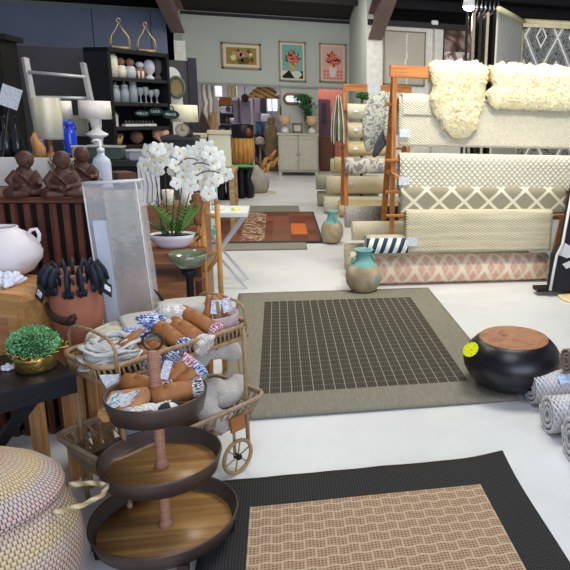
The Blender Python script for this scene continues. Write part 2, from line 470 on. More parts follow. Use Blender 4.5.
def draped(label, mat, yy, z, w, xc, front, back=.35, r=.05, seed=0, th=.016, tagx=None, tagz=-.25):
    o = thing('draped_rug', label, 'rug', (xc, yy, z), group='rugs hung over the rods of the large teak rack')
    drape(w, front, back, r, seed=seed).obj('rug_body', mat, o, solid=th, fix=False)
    if tagx is not None: price(o, (tagx, -r-.022, tagz))
    return o
def dlab(px0, px1, py_t, py_b, yy):
    a, c = at(px0, py_t, yy), at(px1, py_b, yy); return a.x, c.x, a.z, c.z
DR = [('cream chunky wool rug hung highest on the large teak rack', M_CH, 5.50, .06, 97, 146, 399, 590, 0, 405, 133),
 ('cream honeycomb textured rug hung below the chunky cream rug', M_HX, 5.42, .06, 154, 191, 400, 590, 2, 404, 181),
 ('taupe rug with cream raised diamond lines on the large rack', M_DG, 5.38, .05, 187, 214, 401, 566, 3, None, 0),
 ('cream ribbed flatweave rug hung lowest on the large rack', M_CW, 5.33, .05, 211, 253, 406, 552, 4, 412, 242)]
for lb, mt, yy, r_, pt, pb, xa, xb_, sd, tx, ty in DR:
    yf = yy-r_-.01; xa, xb_ = at(xa, (pt+pb)/2, yf).x, at(xb_, (pt+pb)/2, yf).x; zt_, zb_ = zz_(pt, yf), zz_(pb, yf)
    zc = zt_-r_; o = draped(lb, mt, yy, zc, xb_-xa, (xa+xb_)/2, zc-zb_, back=.25, r=r_, seed=sd, th=.014)
    b = B(); b.cyl((RKX0-.05, yy, zc), (RKX1+.05, yy, zc), .015); b.obj('rod', TEAK, t)
    if tx: q = at(tx, ty, yf-.02); price(o, q-o.location, .09, .07)
b = drape(.24, .10, .1, .066); o = b.obj('draped_rug', M_CH, loc=(1.13, 5.50, zz_(96, 5.43)-.05), solid=.02, fix=False)
tag(o, 'small folded cream wool piece lying over the top left end of the highest rug', 'rug')
# sheepskins
def skin_rug(label, outline, xc, yy, z, r, back, front, seed):
    """fleece over the rail; outline(s) gives (centre, half width) along its length"""
    o = thing('sheepskin', label, 'sheepskin', (xc, yy, z), group='sheepskins over the rack rail')
    L = back+PI*r+front; b = B()
    def base(u, s):
        c, hw = outline(s/L); x = c+(u*2-1)*hw
        if s < back: y, zz, n = r, -(back-s), Vector((0, 1, 0))
        elif s < back+PI*r:
            a = (s-back)/r; y, zz = r*math.cos(a), r*math.sin(a); n = Vector((0, math.cos(a), math.sin(a)))
        else: y, zz, n = -r, -(s-back-PI*r), Vector((0, -1, 0))
        return Vector((x, y, zz)), n
    nu, nv = 70, 90
    def f(u, v):
        p, n = base(u, v*L); e = min(u, 1-u, v, 1-v)*6; th = .045*min(1, e)**.5
        k = nz((p.x*16, p.z*16, seed))*.010+nz((p.x*45, p.z*45, seed))*.012
        return p+n*(th+k)+Vector((k, 0, k))
    b.grid(f, nu, nv); b.grid(lambda u, v: base(u, v*L)[0]+base(u, v*L)[1]*.002, nu, 30)
    # locks of wool
    for i in range(26000):
        u, v = rnd.random(), rnd.random()
        if rnd.random() < .25: u = rnd.choice((rnd.random()*.04, 1-rnd.random()*.04))
        if rnd.random() < .08: v = 1-rnd.random()*.02
        p, n = base(u, v*L); p = Vector(f(u, v)); d = (n*.5+Vector((rnd.uniform(-.8, .8)+(u-.5)*1.2, rnd.uniform(-.3, .3), -.7+rnd.uniform(-.5, .5)))).normalized()
        q = d.cross(Vector((rnd.uniform(-1, 1), rnd.uniform(-1, 1), rnd.uniform(-1, 1)))).normalized()*.0022
        l = rnd.uniform(.010, .02)
        a, c, e = b.bm.verts.new(p-q), b.bm.verts.new(p+q), b.bm.verts.new(p+d*l)
        b._face([a, c, e])
    b.obj('fleece', FLEECE, o, fix=False)
    return o
FLEECE = pm('ivory_fleece', lambda k: (k.mix(k.noise(9, 4), (244, 230, 176), (252, 247, 224)), k.noise(60, 3)), rough=.95, bump=.5, sheen=.4)
def prof(ps):
    def f(t):
        for i in range(len(ps)-1):
            if t <= ps[i+1][0]:
                k = (t-ps[i][0])/(ps[i+1][0]-ps[i][0]); k = k*k*(3-2*k)
                return ps[i][1]+(ps[i+1][1]-ps[i][1])*k, ps[i][2]+(ps[i+1][2]-ps[i][2])*k
        return ps[-1][1], ps[-1][2]
    return f
skin_rug('ivory sheepskin with pointed tail hanging low over the rail, left one', prof([(0, 0, .22), (.3, 0, .25), (.44, 0, .24), (.56, .0, .215), (.66, -.01, .23), (.78, -.005, .20), (.90, .02, .15), (.97, .02, .08), (1, .02, .03)]), 1.475, RKY, 1.80, .045, .25, .53, 3)
skin_rug('wide ivory sheepskin lying along the rail, right one', prof([(0, 0, .3), (.5, 0, .39), (.7, .02, .38), (.8, .0, .42), (.93, .02, .40), (1, .0, .32)]), 2.13, RKY, 1.80, .047, .2, .28, 9)
# rolls
def roll(label, mat, p0, p1, r, endmat=None, turns=3, group=None, tagp=None, name='rolled_rug', wob=.0):
    p0, p1 = Vector(p0), Vector(p1); o = thing(name, label, 'rug', (p0+p1)/2, group=group)
    ax = (p1-p0); L = ax.length; X = ax.normalized(); Z = Vector((0, 0, 1)); Y = Z.cross(X).normalized(); Z = X.cross(Y)
    th = r/(turns+.9); A = turns*2*PI
    def f(u, v):
        a = v*A; rr = r*.16+(r*.84-r*.0)*(a/A); rr *= 1+wob*math.sin(3*a+u*3)
        return X*(u-.5)*L*(1+.004*math.sin(a*3))+Y*rr*math.cos(a)+Z*rr*math.sin(a)
    b = B(); b.grid(f, 8, turns*24, su=L, sv=2*PI*r*turns*.55); ob = b.obj('rug_body', mat, o, solid=th*.62, fix=False)
    if tagp: price(o, Vector(tagp)-(p0+p1)/2, .055, .045, -.6)
    return o
def hroll(label, mat, px0, px1, pyc, yy, r, **kw):
    a = at(px0, pyc, yy); c = at(px1, pyc, yy)
    z = kw.pop('z', None); z = a.z if z is None else z
    roll(label, mat, (a.x, yy, z), (c.x, yy, z), r, **kw)
G1 = 'rolled rugs stacked on the floor by the racks'
BEIGE = pm('beige_pile', lambda k: (k.mix(k.noise(30, 4), (206, 194, 160), (236, 226, 196)), k.noise(160)), src='UV', rough=.95, bump=.3)
SAND = pm('sand_pile', lambda k: (k.mix((k.y*60).sin()*.3+k.noise(20)*.7, (212, 192, 142), (238, 220, 174)), k.noise(160)), src='UV', rough=.95, bump=.3)
IVORY = pm('ivory_pile', lambda k: (k.mix(k.noise(25, 4), (214, 206, 178), (240, 234, 210)), k.noise(120)), src='UV', rough=.95, bump=.4)
SAGE = pm('sage_pile', lambda k: (k.mix(k.noise(30, 4), (150, 154, 130), (190, 192, 166)), k.noise(160)), src='UV', rough=.95, bump=.3)
GREYP = pm('grey_leaf_pattern', lambda k: (k.mix(k.noise(11, 4, 1.5).gt(.5), (212, 208, 196), (150, 148, 144)), k.noise(160)), src='UV', rough=.95, bump=.3)
SHAG = pm('black_white_shag', lambda k: (k.mix(k.noise(60, 4)*.6+(k.x*2.2-.1), (222, 214, 200), (44, 44, 46)), k.noise(90)), src='UV', rough=.95, bump=1, dist=.02)
def blw(k):
    e = ((k.x/.075+(k.y/.075).ab()*.6).fr()).gt(.5)*((k.y/.15).fr().gt(.45))
    return (k.mix(e, k.mix((k.y/.15).fr().gt(.45), (176, 170, 152), (232, 230, 220)), (50, 66, 82)), k.noise(160))
BLUEW = pm('blue_white_bands', blw, src='UV', rough=.95, bump=.3)
# pink roll in front under the rack
roll('pink roll with cream diamond lattice along the floor under the large rack', M_PK, (.60, 5.44, .135), (2.38, 5.44, .135), .135, group=G1)
def proll_(label, m, px, py, y, r, x1=2.3, z=None, **k):
    a = at(px, py, y); roll(label, m, (a.x, y, a.z if z is None else z), (x1, y, a.z if z is None else z), r, group=G1, **k)
roll('blue and white banded roll resting on the pink roll behind the nearer teal jar', BLUEW, (.70, 5.345, .368), (1.05, 5.345, .368), .10, group=G1)
proll_('beige roll resting behind the blue and white banded roll', BEIGE, 352, 230, 5.85, .095)
proll_('cream roll under the blue and white banded roll', IVORY, 350, 262, 5.72, .12, z=.122)
proll_('shaggy roll fading from white to black at its right', SHAG, 345, 216, 6.1, .11, 1.45)
proll_('beige roll on the floor behind the cream roll', BEIGE, 345, 250, 6.02, .13, z=.132)
# far stack
SY = 9.3
roll('tan roll lying lowest at the front of the far stack', SAND, (.80, 9.0, .13), (1.9, 9.0, .13), .125, group=G1)
roll('ivory roll on the floor left of the tan roll', IVORY, (.62, 9.35, .13), (1.7, 9.35, .13), .125, group=G1)
roll('beige roll with paper tag above the tan roll', BEIGE, (.66, 9.45, .40), (1.9, 9.45, .40), .135, group=G1, tagp=(1.0, 9.30, .43))
roll('sage green short roll at the far left, upper one', SAGE, (.55, 10.0, .37), (1.5, 10.0, .37), .12, group=G1)
roll('sage green short roll at the far left, lower one', SAGE, (.57, 10.05, .12), (1.5, 10.05, .12), .12, group=G1)
roll('sand coloured roll above the beige tagged roll of far stack', SAND, (.80, 9.7, .66), (2.0, 9.7, .66), .13, group=G1)
roll('pale sage roll topmost at back of the far stack', BEIGE, (.78, 10.1, .61), (1.5, 10.1, .61), .12, group=G1)
# second rack
R2 = 8.6
ax0 = at(343, 87, R2); ax1 = at(396, 87, R2)
t = thing('rug_rack', 'smaller teak A-frame rack further back with three rolled rugs', 'rack', (0, 0, 0))
b = B(); b.box(((ax0.x+ax1.x)/2+.1, R2, ax0.z), (ax1.x-ax0.x+.2, .06, .085)); b.obj('top_rail', TEAK, t)
for x in (ax0.x+.02, ax1.x+.15):
    for yy in (-.3, .35):
        n = Vector((x, R2+yy, 0))-Vector((x, R2, ax0.z)); q = Vector((0, 0, 1)).rotation_difference(n)
        b = B(); b.box(Vector((x, R2, ax0.z))+n/2, (.05, .035, n.length), rot=q.to_matrix()); b.obj('leg', TEAKZ, t)
for (py, m, l) in ((110.5, IVORY, 'cream rolled rug on upper rod of the smaller rack'), (129, BEIGE, 'beige rolled rug on middle rod of the smaller rack'), (147.5, SAND, 'sand rolled rug on lower rod of the smaller rack')):
    a = at(347, py, R2-.1); c = at(395, py, R2-.1)
    b = B(); b.cyl((a.x-.08, R2-.1, a.z), (c.x+.1, R2-.1, a.z), .016); b.obj('rod', TEAK, t)
    roll(l, m, (a.x, R2-.1, a.z), (c.x, R2-.1, a.z), .10, tagp=(a.x+.1, R2-.205, a.z), group='rolls on the rods of the smaller rack')
a = at(345, 165, R2-.25); c = at(390, 165, R2-.25)
roll('grey and white leaf patterned roll below the three rod rolls', GREYP, (a.x, a.y, a.z), (c.x+.2, a.y, a.z), .105)
a = at(346, 179, 8.4)
# cloths hanging at the rack ends
def hang(label, mat, top, w, h, folds, depth, seed, cat='throw', name='hanging_throw', taper=.3, lean=0, ry=0):
    o = thing(name, label, cat, top, ry)
    def f(u, v):
        ww = w*(1-taper*(1-v)**2-.1*v**3); x = (u-.5)*ww+lean*v
        y = depth*math.sin(u*folds*2*PI+seed)*(.4+.6*v)*.5+.02*nz((u*4, v*4, seed))
        return (x, y, -v*h+.03*math.sin(u*PI)*(1-v)-.04*nz((u*3, seed, 0))*v)
    b = B(); b.grid(f, 48, 20, su=w*2, sv=h); b.obj('cloth', mat, o, solid=.012, fix=False); return o
STRP = pm('grey_stripe_throw', lambda k: (k.mix((k.x*22).fr().gt(.55), (206, 204, 182), (92, 94, 84)), k.noise(200)), src='UV', rough=.95, bump=.2)
p = at(337, 98, R2-.02); s = mpp(p)
hang('grey and cream striped throw bunched on left end of the smaller rack', STRP, (p.x, p.y-.2, p.z), 15*s, 43*s, 3, .1, 1, taper=.7)
LEAFT = pm('leaf_print_throw', lambda k: (k.mix(k.noise(16, 5, 2).gt(.52), (206, 206, 196), (136, 138, 136)), k.noise(200)), src='UV', rough=.95, bump=.3)
CHAR = pm('charcoal_throw', lambda k: (k.mix(k.noise(30, 4), (40, 44, 50), (92, 94, 98)), k.noise(200)), src='UV', rough=.95, bump=.3)
# big shield shaped hanging rug: outline with depth, hung by its middle
def hung_cloth(label, pts, yy, mat, th, yaw=0, name='hanging_throw'):
    q = [at(x, y_, yy) for x, y_ in pts]; c = sum(q, Vector())/len(q)
    o = thing(name, label, 'throw', c)
    n = len(q); b = B()
    ang = R(yaw)
    def tr(x, z, d): return Vector((x*math.cos(ang)-d*math.sin(ang), x*math.sin(ang)+d*math.cos(ang), z))
    loc = [(v.x-c.x, v.z-c.z) for v in q]
    rings = []
    for k in range(5):
        f_ = (1, .8, .6, .35, .02)[k]; rings.append([(x*f_, z*f_, th*(0, .7, .95, 1, 1)[k]) for x, z in loc])
    for sgn in (-1, 1):
        vs = []
        for ri, rg in enumerate(rings):
            vs.append([b.v(tr(x, z, sgn*(d+.018*nz((x*9, z*9, ri)) if ri else d))) for x, z, d in rg])
        for i_ in range(4):
            for k in range(n):
                k2 = (k+1) % n; f_ = b._face([vs[i_][k], vs[i_][k2], vs[i_+1][k2], vs[i_+1][k]])
                if f_:
                    for l in f_.loops:
                        co = l.vert.co; l[b.uv].uv = (co.x*1.0, co.z)
    bmesh.ops.remove_doubles(b.bm, verts=b.bm.verts, dist=.0005)
    b.obj('cloth', mat, o, sub=1)
    return o
hung_cloth('large grey and white leaf print throw draped between the two racks', [(387, 87), (392, 95), (391, 112), (385, 128), (377, 143), (370, 156), (364, 154), (361, 134), (361, 113), (368, 99), (378, 90)], 6.9, LEAFT, .05)
hung_cloth('pale throw with dark edging hung beside the large rack post', [(390, 84), (395, 94), (394, 128), (389, 147), (384, 143), (382, 124), (386, 102)], 6.5, LEAFT, .035, name='hanging_throw')
hung_cloth('charcoal throw with folded corners below the leaf print throws', [(393, 116), (392, 142), (384, 147), (379, 156), (373, 160), (370, 156), (376, 140), (384, 128), (387, 118)], 6.55, CHAR, .03)
p = at(374, 88, 7.4); s = mpp(p)
b = B(); b.box((0, 0, 0), (13*s, .004, 9*s)); tag(b.obj('paper_sign', PAPER, loc=p), 'small white paper notice at top of the hanging throws', 'sign')
p = at(362, 96, 9.6); s = mpp(p)
b = B()
for i in range(40): b.ball((rnd.uniform(-5, 5)*s, rnd.uniform(-.05, .05), rnd.uniform(-3, 3)*s), (2*s, .02, 1.3*s), 6, 4)
b.cyl((0, 0, -p.z), (0, 0, 0), .02)
tag(b.obj('leafy_plant', GREEN, loc=p), 'dark green leafy plant seen above the top rolled rug of the smaller rack', 'plant')

# ---- jars
def jarmat(k):
    n = k.noise(6, 5, .5); up = (k.z*3.4+n*.9)
    c = k.ramp(n, [(.35, (150, 132, 104)), (.55, (184, 166, 134)), (.7, (196, 180, 150))])
    teal = k.mix(k.noise(14, 4), (72, 146, 148), (120, 186, 180))
    m = (k.z.gt(.225)).mx(k.noise(7, 5, 1).gt(.60)*k.z.gt(.04))
    return (k.mix(m*.85, c, teal), k.noise(40, 5))
JAR = pm('aged_teal_terracotta', jarmat, rough=.75, bump=.4)
def jar(label, p, h, r, seed):
    o = thing('amphora', label, 'jar', p, seed, 'teal topped clay jars')
    H_ = h
    pr = [(0, .0), (.45*r, 0), (.72*r, .04*H_), (.95*r, .2*H_), (r, .36*H_), (.95*r, .5*H_), (.78*r, .62*H_), (.55*r, .70*H_), (.44*r, .76*H_), (.40*r, .84*H_), (.44*r, .92*H_), (.52*r, .965*H_), (.55*r, .99*H_), (.50*r, H_), (.40*r, .97*H_), (.34*r, .84*H_), (.30*r, .7*H_)]
    b = B(); b.lathe(pr, 40, wob=.025); b.obj('body', JAR, o)
    b = B(); b.lathe([(0, .0), (.46*r, .0), (.48*r, .012), (0, .012)], 28, c=(0, 0, -.006)); b.obj('foot', pl((44, 48, 50), .7), o)
    for sgn in (-1, 1):
        b = B(); b.tube([(sgn*.42*r, 0, .86*H_), (sgn*.56*r, 0, .84*H_), (sgn*.62*r, 0, .76*H_), (sgn*.60*r, 0, .66*H_)], .010, 8); b.obj('handle', JAR, o)
    return o
jar('large clay jar with teal neck in front of the large teak rack', (.665, 5.20, 0.01), .355, .148, .4)
p = fl(333, 245); jar('smaller clay jar with teal neck beside the rust red rug', (p.x, p.y+.1, .01), .36, .125, 1.9)

# ---- black drum stool
def stooltop(k):
    n = k.noise(7, 6, 1.2); return (k.ramp(n, [(.3, (110, 70, 50)), (.5, (170, 118, 86)), (.62, (134, 92, 70)), (.75, (192, 152, 122))]), n)
SX, SYY = 1.245, 3.20
o = thing('pebble_stool', 'glossy black round wooden stool with bare brown top on the floor', 'stool', (SX, SYY, 0))
b = B(); pr = [(0, .0), (.10, .0), (.15, .012)]
for i in range(13):
    a = -1.15+2.2*i/12; pr.append((.105+.128*math.cos(a)**.9 if True else 0, .145+.148*math.sin(a)))
pr = [(0, 0), (.10, 0), (.145, .012), (.20, .045), (.243, .085), (.268, .13), (.274, .165), (.266, .20), (.245, .237), (.218, .266), (.198, .281), (.188, .286)]
b.lathe(pr, 64); b.obj('body', pl((20, 20, 24), .33, 0, .15, 6, .03, spec=.5), o)
b = B(); b.lathe([(.192, .2855), (.190, .290), (.182, .2915), (0, .2915)], 64); b.obj('top', pm('bare_brown_wood', stooltop, rough=.35, bump=.08), o)
b = B()
pts = [(.036*math.cos(2*PI*i/28)*(1+.1*(i % 2)), .036*math.sin(2*PI*i/28)*(1+.1*(i % 2))) for i in range(28)]
q = Matrix.Translation((-.258, -.040, .246)) @ Vector((0, -1, 0)).rotation_difference(Vector((-.74, -.36, .57)).normalized()).to_matrix().to_4x4()
b.prism([(x*1.35, z*1.1) for x, z in pts], .004, q); b.obj('sale_sticker', pm('yellow_card', lambda k: k.mix(k.noise(120, 2).gt(.62), (236, 244, 20), (150, 160, 20)), rough=.6), o)

# ---- pale rolls at right edge
def pale(k): return (k.mix((k.x*260).sin()*(k.y*260).sin()*.4+k.noise(40)*.8, (190, 188, 192), (238, 236, 234)), (k.x*260).sin()*(k.y*260).sin()+k.noise(90))
PALE = pm('pale_looped_wool', pale, src='UV', rough=.95, bump=.8, dist=.006)
BRP = pm('brown_pile', lambda k: (k.mix(k.noise(60, 4), (120, 104, 90), (170, 152, 134)), k.noise(120)), src='UV', rough=.95, bump=.5)
G2 = 'pale wool rolls at the right edge'
def proll(label, cx, cy, r, L, ang, mat=PALE, z=None, pitch=0):
    d = Vector((math.cos(ang), math.sin(ang), pitch)); a = fl(cx, cy, r) if z is None else fl(cx, cy, z)
    roll(label, mat, a, a+d*L, r, group=G2, turns=3, wob=.02)
    return a, d
LT = pm('label_print', lambda k: k.mix((k.y*300).fr().gt(.6)*k.noise(90, 1).gt(.5), (196, 214, 236), (90, 110, 150)), rough=.6)
def lab(a, d, t, r):
    u = Vector((-d.y, d.x, 0)); pass
for (lb, cx, cy, r, L, ang, z, m, lt, nm) in (
    ('pale looped wool roll furthest left, next to the black stool', 530, 387, .092, .7, R(3), .094, PALE, .17, 0),
    ('pale looped wool roll in the middle of the three at right edge', 547, 413, .098, .7, R(-1), .1, PALE, .12, 1),
    ('pale looped wool roll nearest the front at right edge', 569, 437, .104, .6, R(-6), .106, PALE, None, 2),
    ('brown pile roll lying on top of the pale wool rolls', 566, 360, .07, .6, R(6), .26, BRP, None, 3)):
    a, d = proll(lb, cx, cy, r, L, ang, m, z)
    if lt:
        root = [x for x in C.objects if x.get('label') == lb][0]
        n = Vector((0, -.75, .66)).normalized(); q = Vector((0, -1, 0)).rotation_difference(n).to_matrix()
        b = B(); b.box(a+d*lt+n*(r+.008)-root.location, (.085, .003, .05), rot=q @ Matrix.Rotation(-.15, 3, 'Y')); b.obj('care_label', LT, root)
# paper label below brown roll
p = fl(570, 360, .20)
# ---- dark carpet hanging at right edge
def dk(k): return (k.mix(((k.x*26).fr()-.5).ab().gt(.3)*((k.y*9).fr()).lt(.4), (34, 34, 40), (196, 196, 196)), k.noise(150))
DKR = pm('dark_tribal_pile', dk, src='UV', rough=.95, bump=.4)
p = at(556, 200, 4.9)
o = thing('hanging_carpet', 'black carpet with white marks hanging at the right edge above the floor', 'rug', (p.x, 4.9, 0))
zt = at(570, 176, 4.9).z; xb = at(548, 278, 4.9).x-p.x; xt = at(562, 225, 4.9).x-p.x; xm = at(552, 262, 4.9).x-p.x; x7 = at(571, 190, 4.9).x-p.x
b = B(); b.prism([(xb, .05), (1.1, .03), (1.1, zt+.05), (x7, zt-.06), (xt, .45), (xm-.01, .36), (xm-.01, .2)], .05); b.obj('rug_body', pl((36, 36, 42), .95, 0, .3, 40, .5), o)
b = B(); b.tube([(xb+.01, -.04, .06), (xm+.0, -.04, .2), (xm+.02, -.04, .36), (xt, -.04, .45), (x7, -.04, zt-.06)], .012, 6); b.obj('white_binding', pl((214, 214, 208)), o)
b = B(); b.prism([(xm+.04, .36), (xm+.09, .46), (xm+.16, .42), (xm+.2, .5), (xm+.2, .36), (xm+.12, .33)], .004, Matrix.Translation((0, -.03, 0))); b.prism([(xm+.08, .28), (xm+.2, .33), (xm+.2, .27), (xm+.12, .24)], .004, Matrix.Translation((0, -.03, 0))); b.obj('white_motif', pl((206, 206, 204)), o)
b = B(); b.box((.35, .06, .05), (.9, .12, .03)); b.obj('base_rail', IRON, o)
p = fl(535, 274, .01)
b = B(); b.lathe([(0, 0), (.22, 0), (.225, .008), (.22, .016), (0, .018)], 40); o = b.obj('round_mat', SAND, loc=(p.x+.13, 4.80, .0)); tag(o, 'pale round straw mat on the floor against the pink roll', 'mat')

# ---- swing rack of carpets upper right
t = thing('swing_display', 'cream metal header of a swing rack with arms holding hanging carpets', 'rack', (0, 0, 0))
a = at(499, 9, 6.6); c = at(524, 22, 8.0); e = at(580, 26, 7.6)
b = B(); b.tube([a, c], .03, 6); b.tube([c, (e.x+.4, e.y, e.z+.02)], .04, 4); b.obj('header_rail', pl((226, 216, 176), .6), t)
f0 = at(523, 28, 7.9)
b = B(); b.cyl((f0.x, 7.9, f0.z), (f0.x, 7.9, 0), .02); b.obj('post', pl((226, 216, 176), .6), t)
cols = [pl((40, 38, 40), .95), pl((150, 140, 124), .95), pl((52, 50, 50), .95), pl((186, 178, 160), .95), pl((44, 42, 44), .95), pl((30, 30, 32), .95)]
nmk = ['dark carpet edge-on, leftmost on the swing rack', 'taupe carpet edge-on, second on the swing rack', 'dark grey carpet edge-on, third on the swing rack', 'pale carpet edge-on, fourth on the swing rack', 'black carpet edge-on, fifth on the swing rack', 'black carpet edge-on, nearest the pale textured one']
for i in range(6):
    px = 477+i*4.2
    ta = at(px, 10+i*.3, 7.0); 
    o = thing('hanging_carpet', nmk[i], 'rug', (ta.x, ta.y, 0), group='carpets on the swing rack')
    b = B(); b.box((.02*i-.03, .25, ta.z-.85-.02), (.028, .6, 1.7), rz=-.28+.03*i); b.obj('rug_body', cols[i], o)
    b = B(); b.cyl((0, .0, ta.z), (.02, .05, ta.z+.1), .008, n=6); b.cyl((.0, -.03, ta.z+.02), (.1, .4, ta.z+.02), .01, n=6); b.obj('hook_arm', STEEL, o)
GT = pm('grey_speckled_pile', lambda k: (k.mix(k.noise(30, 5), (176, 174, 166), (224, 220, 208)), k.noise(120)), rough=.95, bump=.3)
a = at(498, 9, 6.7); c = at(522, 26, 7.9); 
o = thing('hanging_carpet', 'pale grey speckled carpet on the swing rack seen at an angle', 'rug', (a.x, a.y, a.z), group='carpets on the swing rack')
L = Vector((c.x-a.x, c.y-a.y, 0)); b = B(); b.box((L.x/2, L.y/2, -.85), (L.length, .02, 1.7), rz=math.atan2(L.y, L.x)); b.obj('rug_body', GT, o)
b = B(); b.tube([(0, 0, .01), (L.x, L.y, .01)], .02, 6); b.obj('top_rail', pl((214, 204, 170)), o)
def berb(k):
    X = (k.x-.01)/.40; Y = (k.y*-1.0+1.8-.50)/.80
    d = (X.tri()*-1.0+1)+(Y.tri()*-1.0+1)
    e = (d-1.0).ab().lt(.065).mx((d-.30).ab().lt(.05)).mx((d-1.7).ab().lt(.05)).mx((d-.86).ab().lt(.012)*.7).mx((d-1.14).ab().lt(.012)*.7)
    fine = (k.noise(26, 2).gt(.5))
    rows = ((d*9).fr().gt(.5)*k.noise(40, 2).gt(.42)).mx(fine*.6)
    return (k.mix(e, k.mix(rows*.6, (46, 48, 52), (190, 190, 186)), (240, 238, 230)), k.noise(150))
a = at(524, 27, 7.8); c = at(571, 29, 7.55)
o = thing('hanging_carpet', 'black and white diamond lattice carpet facing front at the upper right', 'rug', (a.x+.01, 7.8, a.z), -.14, group='carpets on the swing rack')
b = B(); b.grid(lambda u, v: (u*1.5, .004*math.sin(v*9+u*7), -v*1.8), 30, 30, su=1.5, sv=1.8)
b.obj('rug_body', pm('lattice_pile', berb, src='UV', rough=.95, bump=.3), o, solid=.015, fix=False)
b = B(); b.box((.75, -.005, .02), (1.55, .03, .04)); b.obj('top_rail', pl((226, 216, 176)), o)

# ---- lamp on the ceiling
LAMPM = emit((255, 250, 240), 30)
def downlight(label, p, on=True):
    o = thing('spotlight', label, 'light', p)
    b = B(); b.cyl((0, 0, .0), (0, 0, .12), .07, .05, 20); b.cyl((0, 0, .12), (0, 0, cz(p[1])-p[2]), .012, n=8); b.obj('housing', pl((220, 220, 220)), o)
    b = B(); b.ball((0, 0, -.005), (.062, .062, .04), 20, 8); b.obj('bulb', LAMPM, o)
p = at(469, 6.5, 7.2); downlight('bright round spotlight under the dark ceiling', p); LP = p

# ---- wall art right
def framed(label, x0, y0, x1, y1, yy, mat, fr=None, mt=None, fw=.03, mw=.05, painted=None):
    a, c = at(x0, y0, yy), at(x1, y1, yy); w, h = c.x-a.x, a.z-c.z
    o = thing('framed_picture', label, 'picture', ((a.x+c.x)/2, yy-.03, (a.z+c.z)/2))
    b = B()
    for (cx_, cz_, ww, hh) in ((0, h/2-fw/2, w, fw), (0, -h/2+fw/2, w, fw), (-w/2+fw/2, 0, fw, h), (w/2-fw/2, 0, fw, h)): b.box((cx_, 0, cz_), (ww, .05, hh))
    b.obj('frame', fr or pl((150, 132, 108), .5), o)
    if mt: b = B(); b.box((0, .008, 0), (w-fw*2, .012, h-fw*2)); b.obj('mount', mt, o)
    m2 = mw if mt else 0
    b = B(); b.box((0, .0, 0), (w-2*fw-2*m2, .012, h-2*fw-2*m2)); b.obj('print', mat, o)
    if painted: painted(o, w-2*fw-2*m2, h-2*fw-2*m2)
    return o
def art_pale(k):
    v = (k.x+k.noise(3, 4)*.25-.16).ab().lt(.012); return k.mix(v, k.mix(k.noise(3, 4), (170, 164, 150), (200, 194, 182)), (226, 222, 212))
framed('large pale abstract canvas on the wall above the large rack', 383.5, 30, 424, 86, RY, pm('pale_canvas', art_pale, rough=.8), fr=pl((128, 116, 100)), fw=.02)
def art_dark(k):
    n = k.noise(2.2, 5, 1.5); c = k.ramp(n, [(.35, (30, 26, 28)), (.48, (112, 80, 72)), (.58, (170, 150, 146)), (.7, (50, 40, 40))])
    return k.mix(k.z.lt(-.03)*k.noise(9, 4).gt(.5), c, (206, 204, 204))
framed('dark moody abstract painting left of the hanging carpets', 443.5, 29, 480, 72, RY, pm('dark_canvas', art_dark, rough=.7), fr=BLACK, fw=.015)
b = B(); a = at(434, 26, RY); b.tube([(a.x, RY-.02, a.z), (a.x, RY-.02, .4)], .02, 6)
struct(b.obj('trim_16', pl((214, 214, 206))))
b = B(); b.box((at(434, 23, RY).x, RY-.05, at(434, 23, RY).z), (.12, .06, .07), bev=.01); tag(b.obj('alarm_box', WHITE), 'small white box high on the wall above the paintings', 'box')

# ---- three flower prints on the back wall
def blob(b, x, z, r, n=9, j=.3, y=-.008, sq=1):
    pts = [(x+r*(1+rnd.uniform(-j, j))*math.cos(2*PI*i/n), z+sq*r*(1+rnd.uniform(-j, j))*math.sin(2*PI*i/n)) for i in range(n)]
    b.prism(pts, .002, Matrix.Translation((0, y, 0)))
def stemleaf(b, x0, z0, x1, z1, w, y=-.0075):
    d = Vector((x1-x0, z1-z0)); n = Vector((-d.y, d.x)).normalized()*w; m = Vector((x0, z0))+d*.5
    b.prism([(x0, z0), (m.x+n.x, m.y+n.y), (x1, z1), (m.x-n.x, m.y-n.y)], .002, Matrix.Translation((0, y, 0)))
def flat(c): return pl(c, .8, 0, .1, 30, 0)
def paint_a(o, w, h):
    b = B()
    for (x, z, r) in ((-.05, .12, .11), (.05, .05, .13), (-.2, .1, .09), (.14, .12, .07)): blob(b, x*w*1.2, z*h*1.2, r*w*.8)
    b.obj('painted_petals', flat((206, 150, 140)), o)
    b = B()
    for (x, z, r) in ((-.28, -.1, .10), (.3, .1, .06)): blob(b, x*w, z*h, r*w, y=-.01)
    b.obj('painted_highlights', flat((226, 222, 160)), o)
    b = B()
    for (x, z, r) in ((.12, -.25, .13), (-.05, -.3, .1), (.34, -.2, .08), (-.1, .34, .06), (.25, .3, .07)): blob(b, x*w, z*h, r*w, y=-.009)
    b.obj('painted_shadow_leaves', flat((106, 92, 40)), o)
